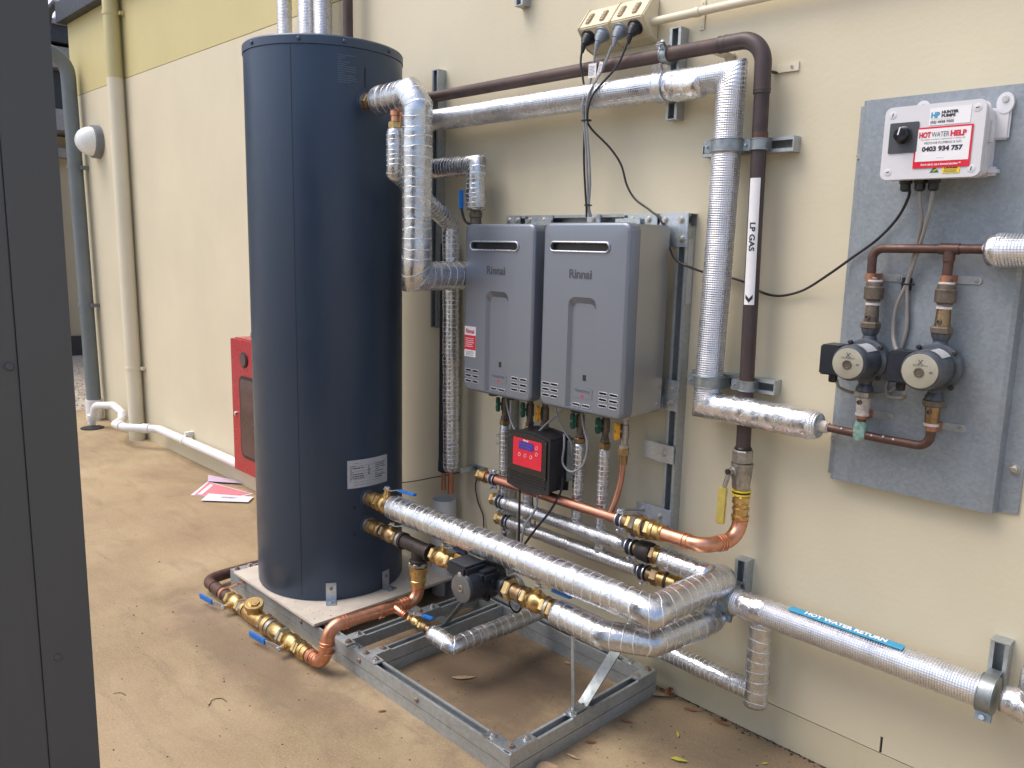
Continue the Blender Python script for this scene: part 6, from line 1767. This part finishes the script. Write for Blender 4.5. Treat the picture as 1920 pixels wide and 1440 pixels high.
# coil
cl_ = []
for k in range(64):
    a = k * 2 * PI / 15; cl_.append((-1.90 + .040 * math.cos(a), -.30 - .006 * math.sin(k * .7), .300 + .055 * math.sin(a) + .012 * math.sin(k * .37)))
cable(cl_, .0036, 'cable_gry', 'coil of spare grey cable hanging below the big foil pipe by the pump', k=3)
cl_ = [(-1.90 + .034 * math.cos(k * 2 * PI / 13), -.305, .285 + .060 * math.sin(k * 2 * PI / 13)) for k in range(40)]
cable(cl_, .0036, 'cable_blk', 'coil of spare black cable hanging with the grey coil', k=3)
cable([(-1.93, -.265, .38), (-1.905, -.262, .42), (-1.875, -.26, .425), (-1.865, -.26, .395), (-1.88, -.26, .36)], .0040, 'cable_gry', 'short grey cable loop standing above the big foil pipe', k=8)
cable([(-2.445, -.014, .585), (-2.437, -.014, .55), (-2.447, -.013, .50), (-2.43, -.013, .44), (-2.395, -.013, .38), (-2.39, -.013, .30)], .0030, 'cable_blk', 'thin dark cable hanging on the wall right of the copper tails')
cable([(-3.3, -.012, .31), (-2.945, -.010, .403), (-2.75, -.012, .468), (-2.53, -.014, .545), (-2.45, -.014, .585)], .0026, 'cable_blk', 'thin dark cable slanting across the wall behind the tank')
cable([(-2.10, -.10, .47), (-2.06, -.12, .445), (-2.02, -.13, .44), (-1.98, -.14, .46), (-1.955, -.16, .52), (-1.96, -.17, .58), (-1.93, -.2, .64), (-1.915, -.23, .66)], .0026, 'cable_blk', 'thin black cable curving from the lowest header up to the controller', group=CB)

# ================================================================ LEAVES AND LITTER
def leaf(x, y, L, W, rot, mat, label, curl=.25, z=.002):
    mb = MB(); n = 12; vs = []; fs = []
    ca, sa = math.cos(rot), math.sin(rot)
    for i in range(n + 1):
        u_ = i / n; w = W * .5 * math.sin(PI * u_ ** .8) + .0006
        bend = .25 * L * (u_ - .5) ** 2
        for q in (-1, 0, 1):
            lx = (u_ - .5) * L; ly = q * w + bend
            zz = z + abs(q) * w * curl * 1.6 + L * curl * .35 * (u_ - .5) ** 2 * 4 * .3
            vs.append(Vector((x + lx * ca - ly * sa, y + lx * sa + ly * ca, zz)))
    for i in range(n):
        for q in (0, 1):
            a = i * 3 + q; fs.append((a, a + 1, a + 4, a + 3))
    o = obj('fallen_leaf', MB().add(vs, fs), mat, norm=False, smooth=60)
    m_ = o.modifiers.new('s', 'SOLIDIFY'); m_.thickness = .0007
    return tag(o, label, 'leaf', 'fallen leaves on the concrete')
leaf(-1.462, -.060, .105, .030, .5, 'leaf1', 'large curled tan leaf against the back right corner of the frame', .5)
leaf(-1.43, -.022, .07, .020, 1.9, 'leaf2', 'red brown leaf standing at the wall beside the frame corner', .9, .01)
leaf(-1.435, -.62, .070, .032, .9, 'leaf1', 'curled tan leaf just outside the near frame corner', .6)
leaf(-1.432, -.255, .040, .012, .3, 'leaf2', 'small red brown leaf beside the right arm of the frame')
leaf(-1.435, -.425, .035, .010, .8, 'leaf2', 'small reddish leaf by the middle of the right frame arm')
leaf(-1.425, -.52, .045, .010, .2, 'leaf1', 'narrow pale leaf by the right frame arm near the corner')
leaf(-1.33, -.045, .050, .012, .35, 'leaf2', 'red brown leaf near the wall right of the frame')
leaf(-1.22, -.035, .060, .012, .1, 'leaf2', 'long red brown leaf at the foot of the wall')
leaf(-1.98, -.47, .085, .022, .9, 'leaf1', 'brown leaf lying inside the frame near the cross rail', .15)
leaf(-1.80, -.12, .040, .012, .4, 'leaf1', 'pale leaf inside the frame near the back rail', .3)
leaf(-2.30, -.22, .045, .018, 2.4, 'leaf1', 'brown leaf in the shade between the cross rails under the pump', .5)
leaf(-1.28, -.19, .035, .006, 2.3, 'leaf3', 'thin yellow leaf on the concrete right of the frame')
leaf(-1.20, -.30, .050, .016, .5, 'leaf3', 'crumpled yellow green leaf on the concrete right of the frame', .5)
leaf(-1.02, -.12, .020, .007, 1.0, 'leaf3', 'tiny yellow leaf near the wall at the lower right')
leaf(-.98, -.30, .040, .009, 1.4, 'leaf3', 'yellow leaf fragment near the bottom edge at the right')
leaf(-2.0, -.80, .028, .008, 1.1, 'leaf2', 'small dark red leaf beside the front rail')
def twig(pts, label, r=.0016, mat='debris'):
    o = obj('twig', sweep(catmull(pts, 6), r, 6, mitre=False), mat); return tag(o, label, 'twig', 'twigs on the concrete')
twig([(-2.40, -1.20, .002), (-2.425, -1.175, .003), (-2.415, -1.15, .002), (-2.385, -1.145, .002)], 'curled thin twig on the concrete left of the frame', .0011)
twig([(-2.68, -1.40, .002), (-2.665, -1.38, .003), (-2.64, -1.375, .002)], 'small bent twig on the open concrete at lower left', .0009)
sp = MB(); rnd = random.Random(77)
for i in range(420):
    if i < 200: x, y = rnd.uniform(-4.5, -1.7), rnd.uniform(-1.7, -.8)
    elif i < 330: x, y = rnd.uniform(-1.45, -.6), rnd.uniform(-.6, -.03)
    else: x, y = rnd.uniform(-2.15, -1.55), rnd.uniform(-.68, -.12)
    s = rnd.uniform(.0012, .0042) * (1.6 if rnd.random() < .1 else 1); a = rnd.uniform(0, PI)
    c, q = math.cos(a) * s * 1.5, math.sin(a) * s * .7
    sp.add([(x + c, y + q, .0004), (x - q, y + c * .5, .0004), (x - c, y - q, .0004), (x + q, y - c * .5, .0004), (x, y, .0004 + s * .5)], [(0, 1, 4), (1, 2, 4), (2, 3, 4), (3, 0, 4)])
o = obj('ground_specks', sp, 'debris', smooth=0); o['kind'] = 'stuff'; tag(o, 'scattered dark specks of bark and dirt on the concrete', 'litter')
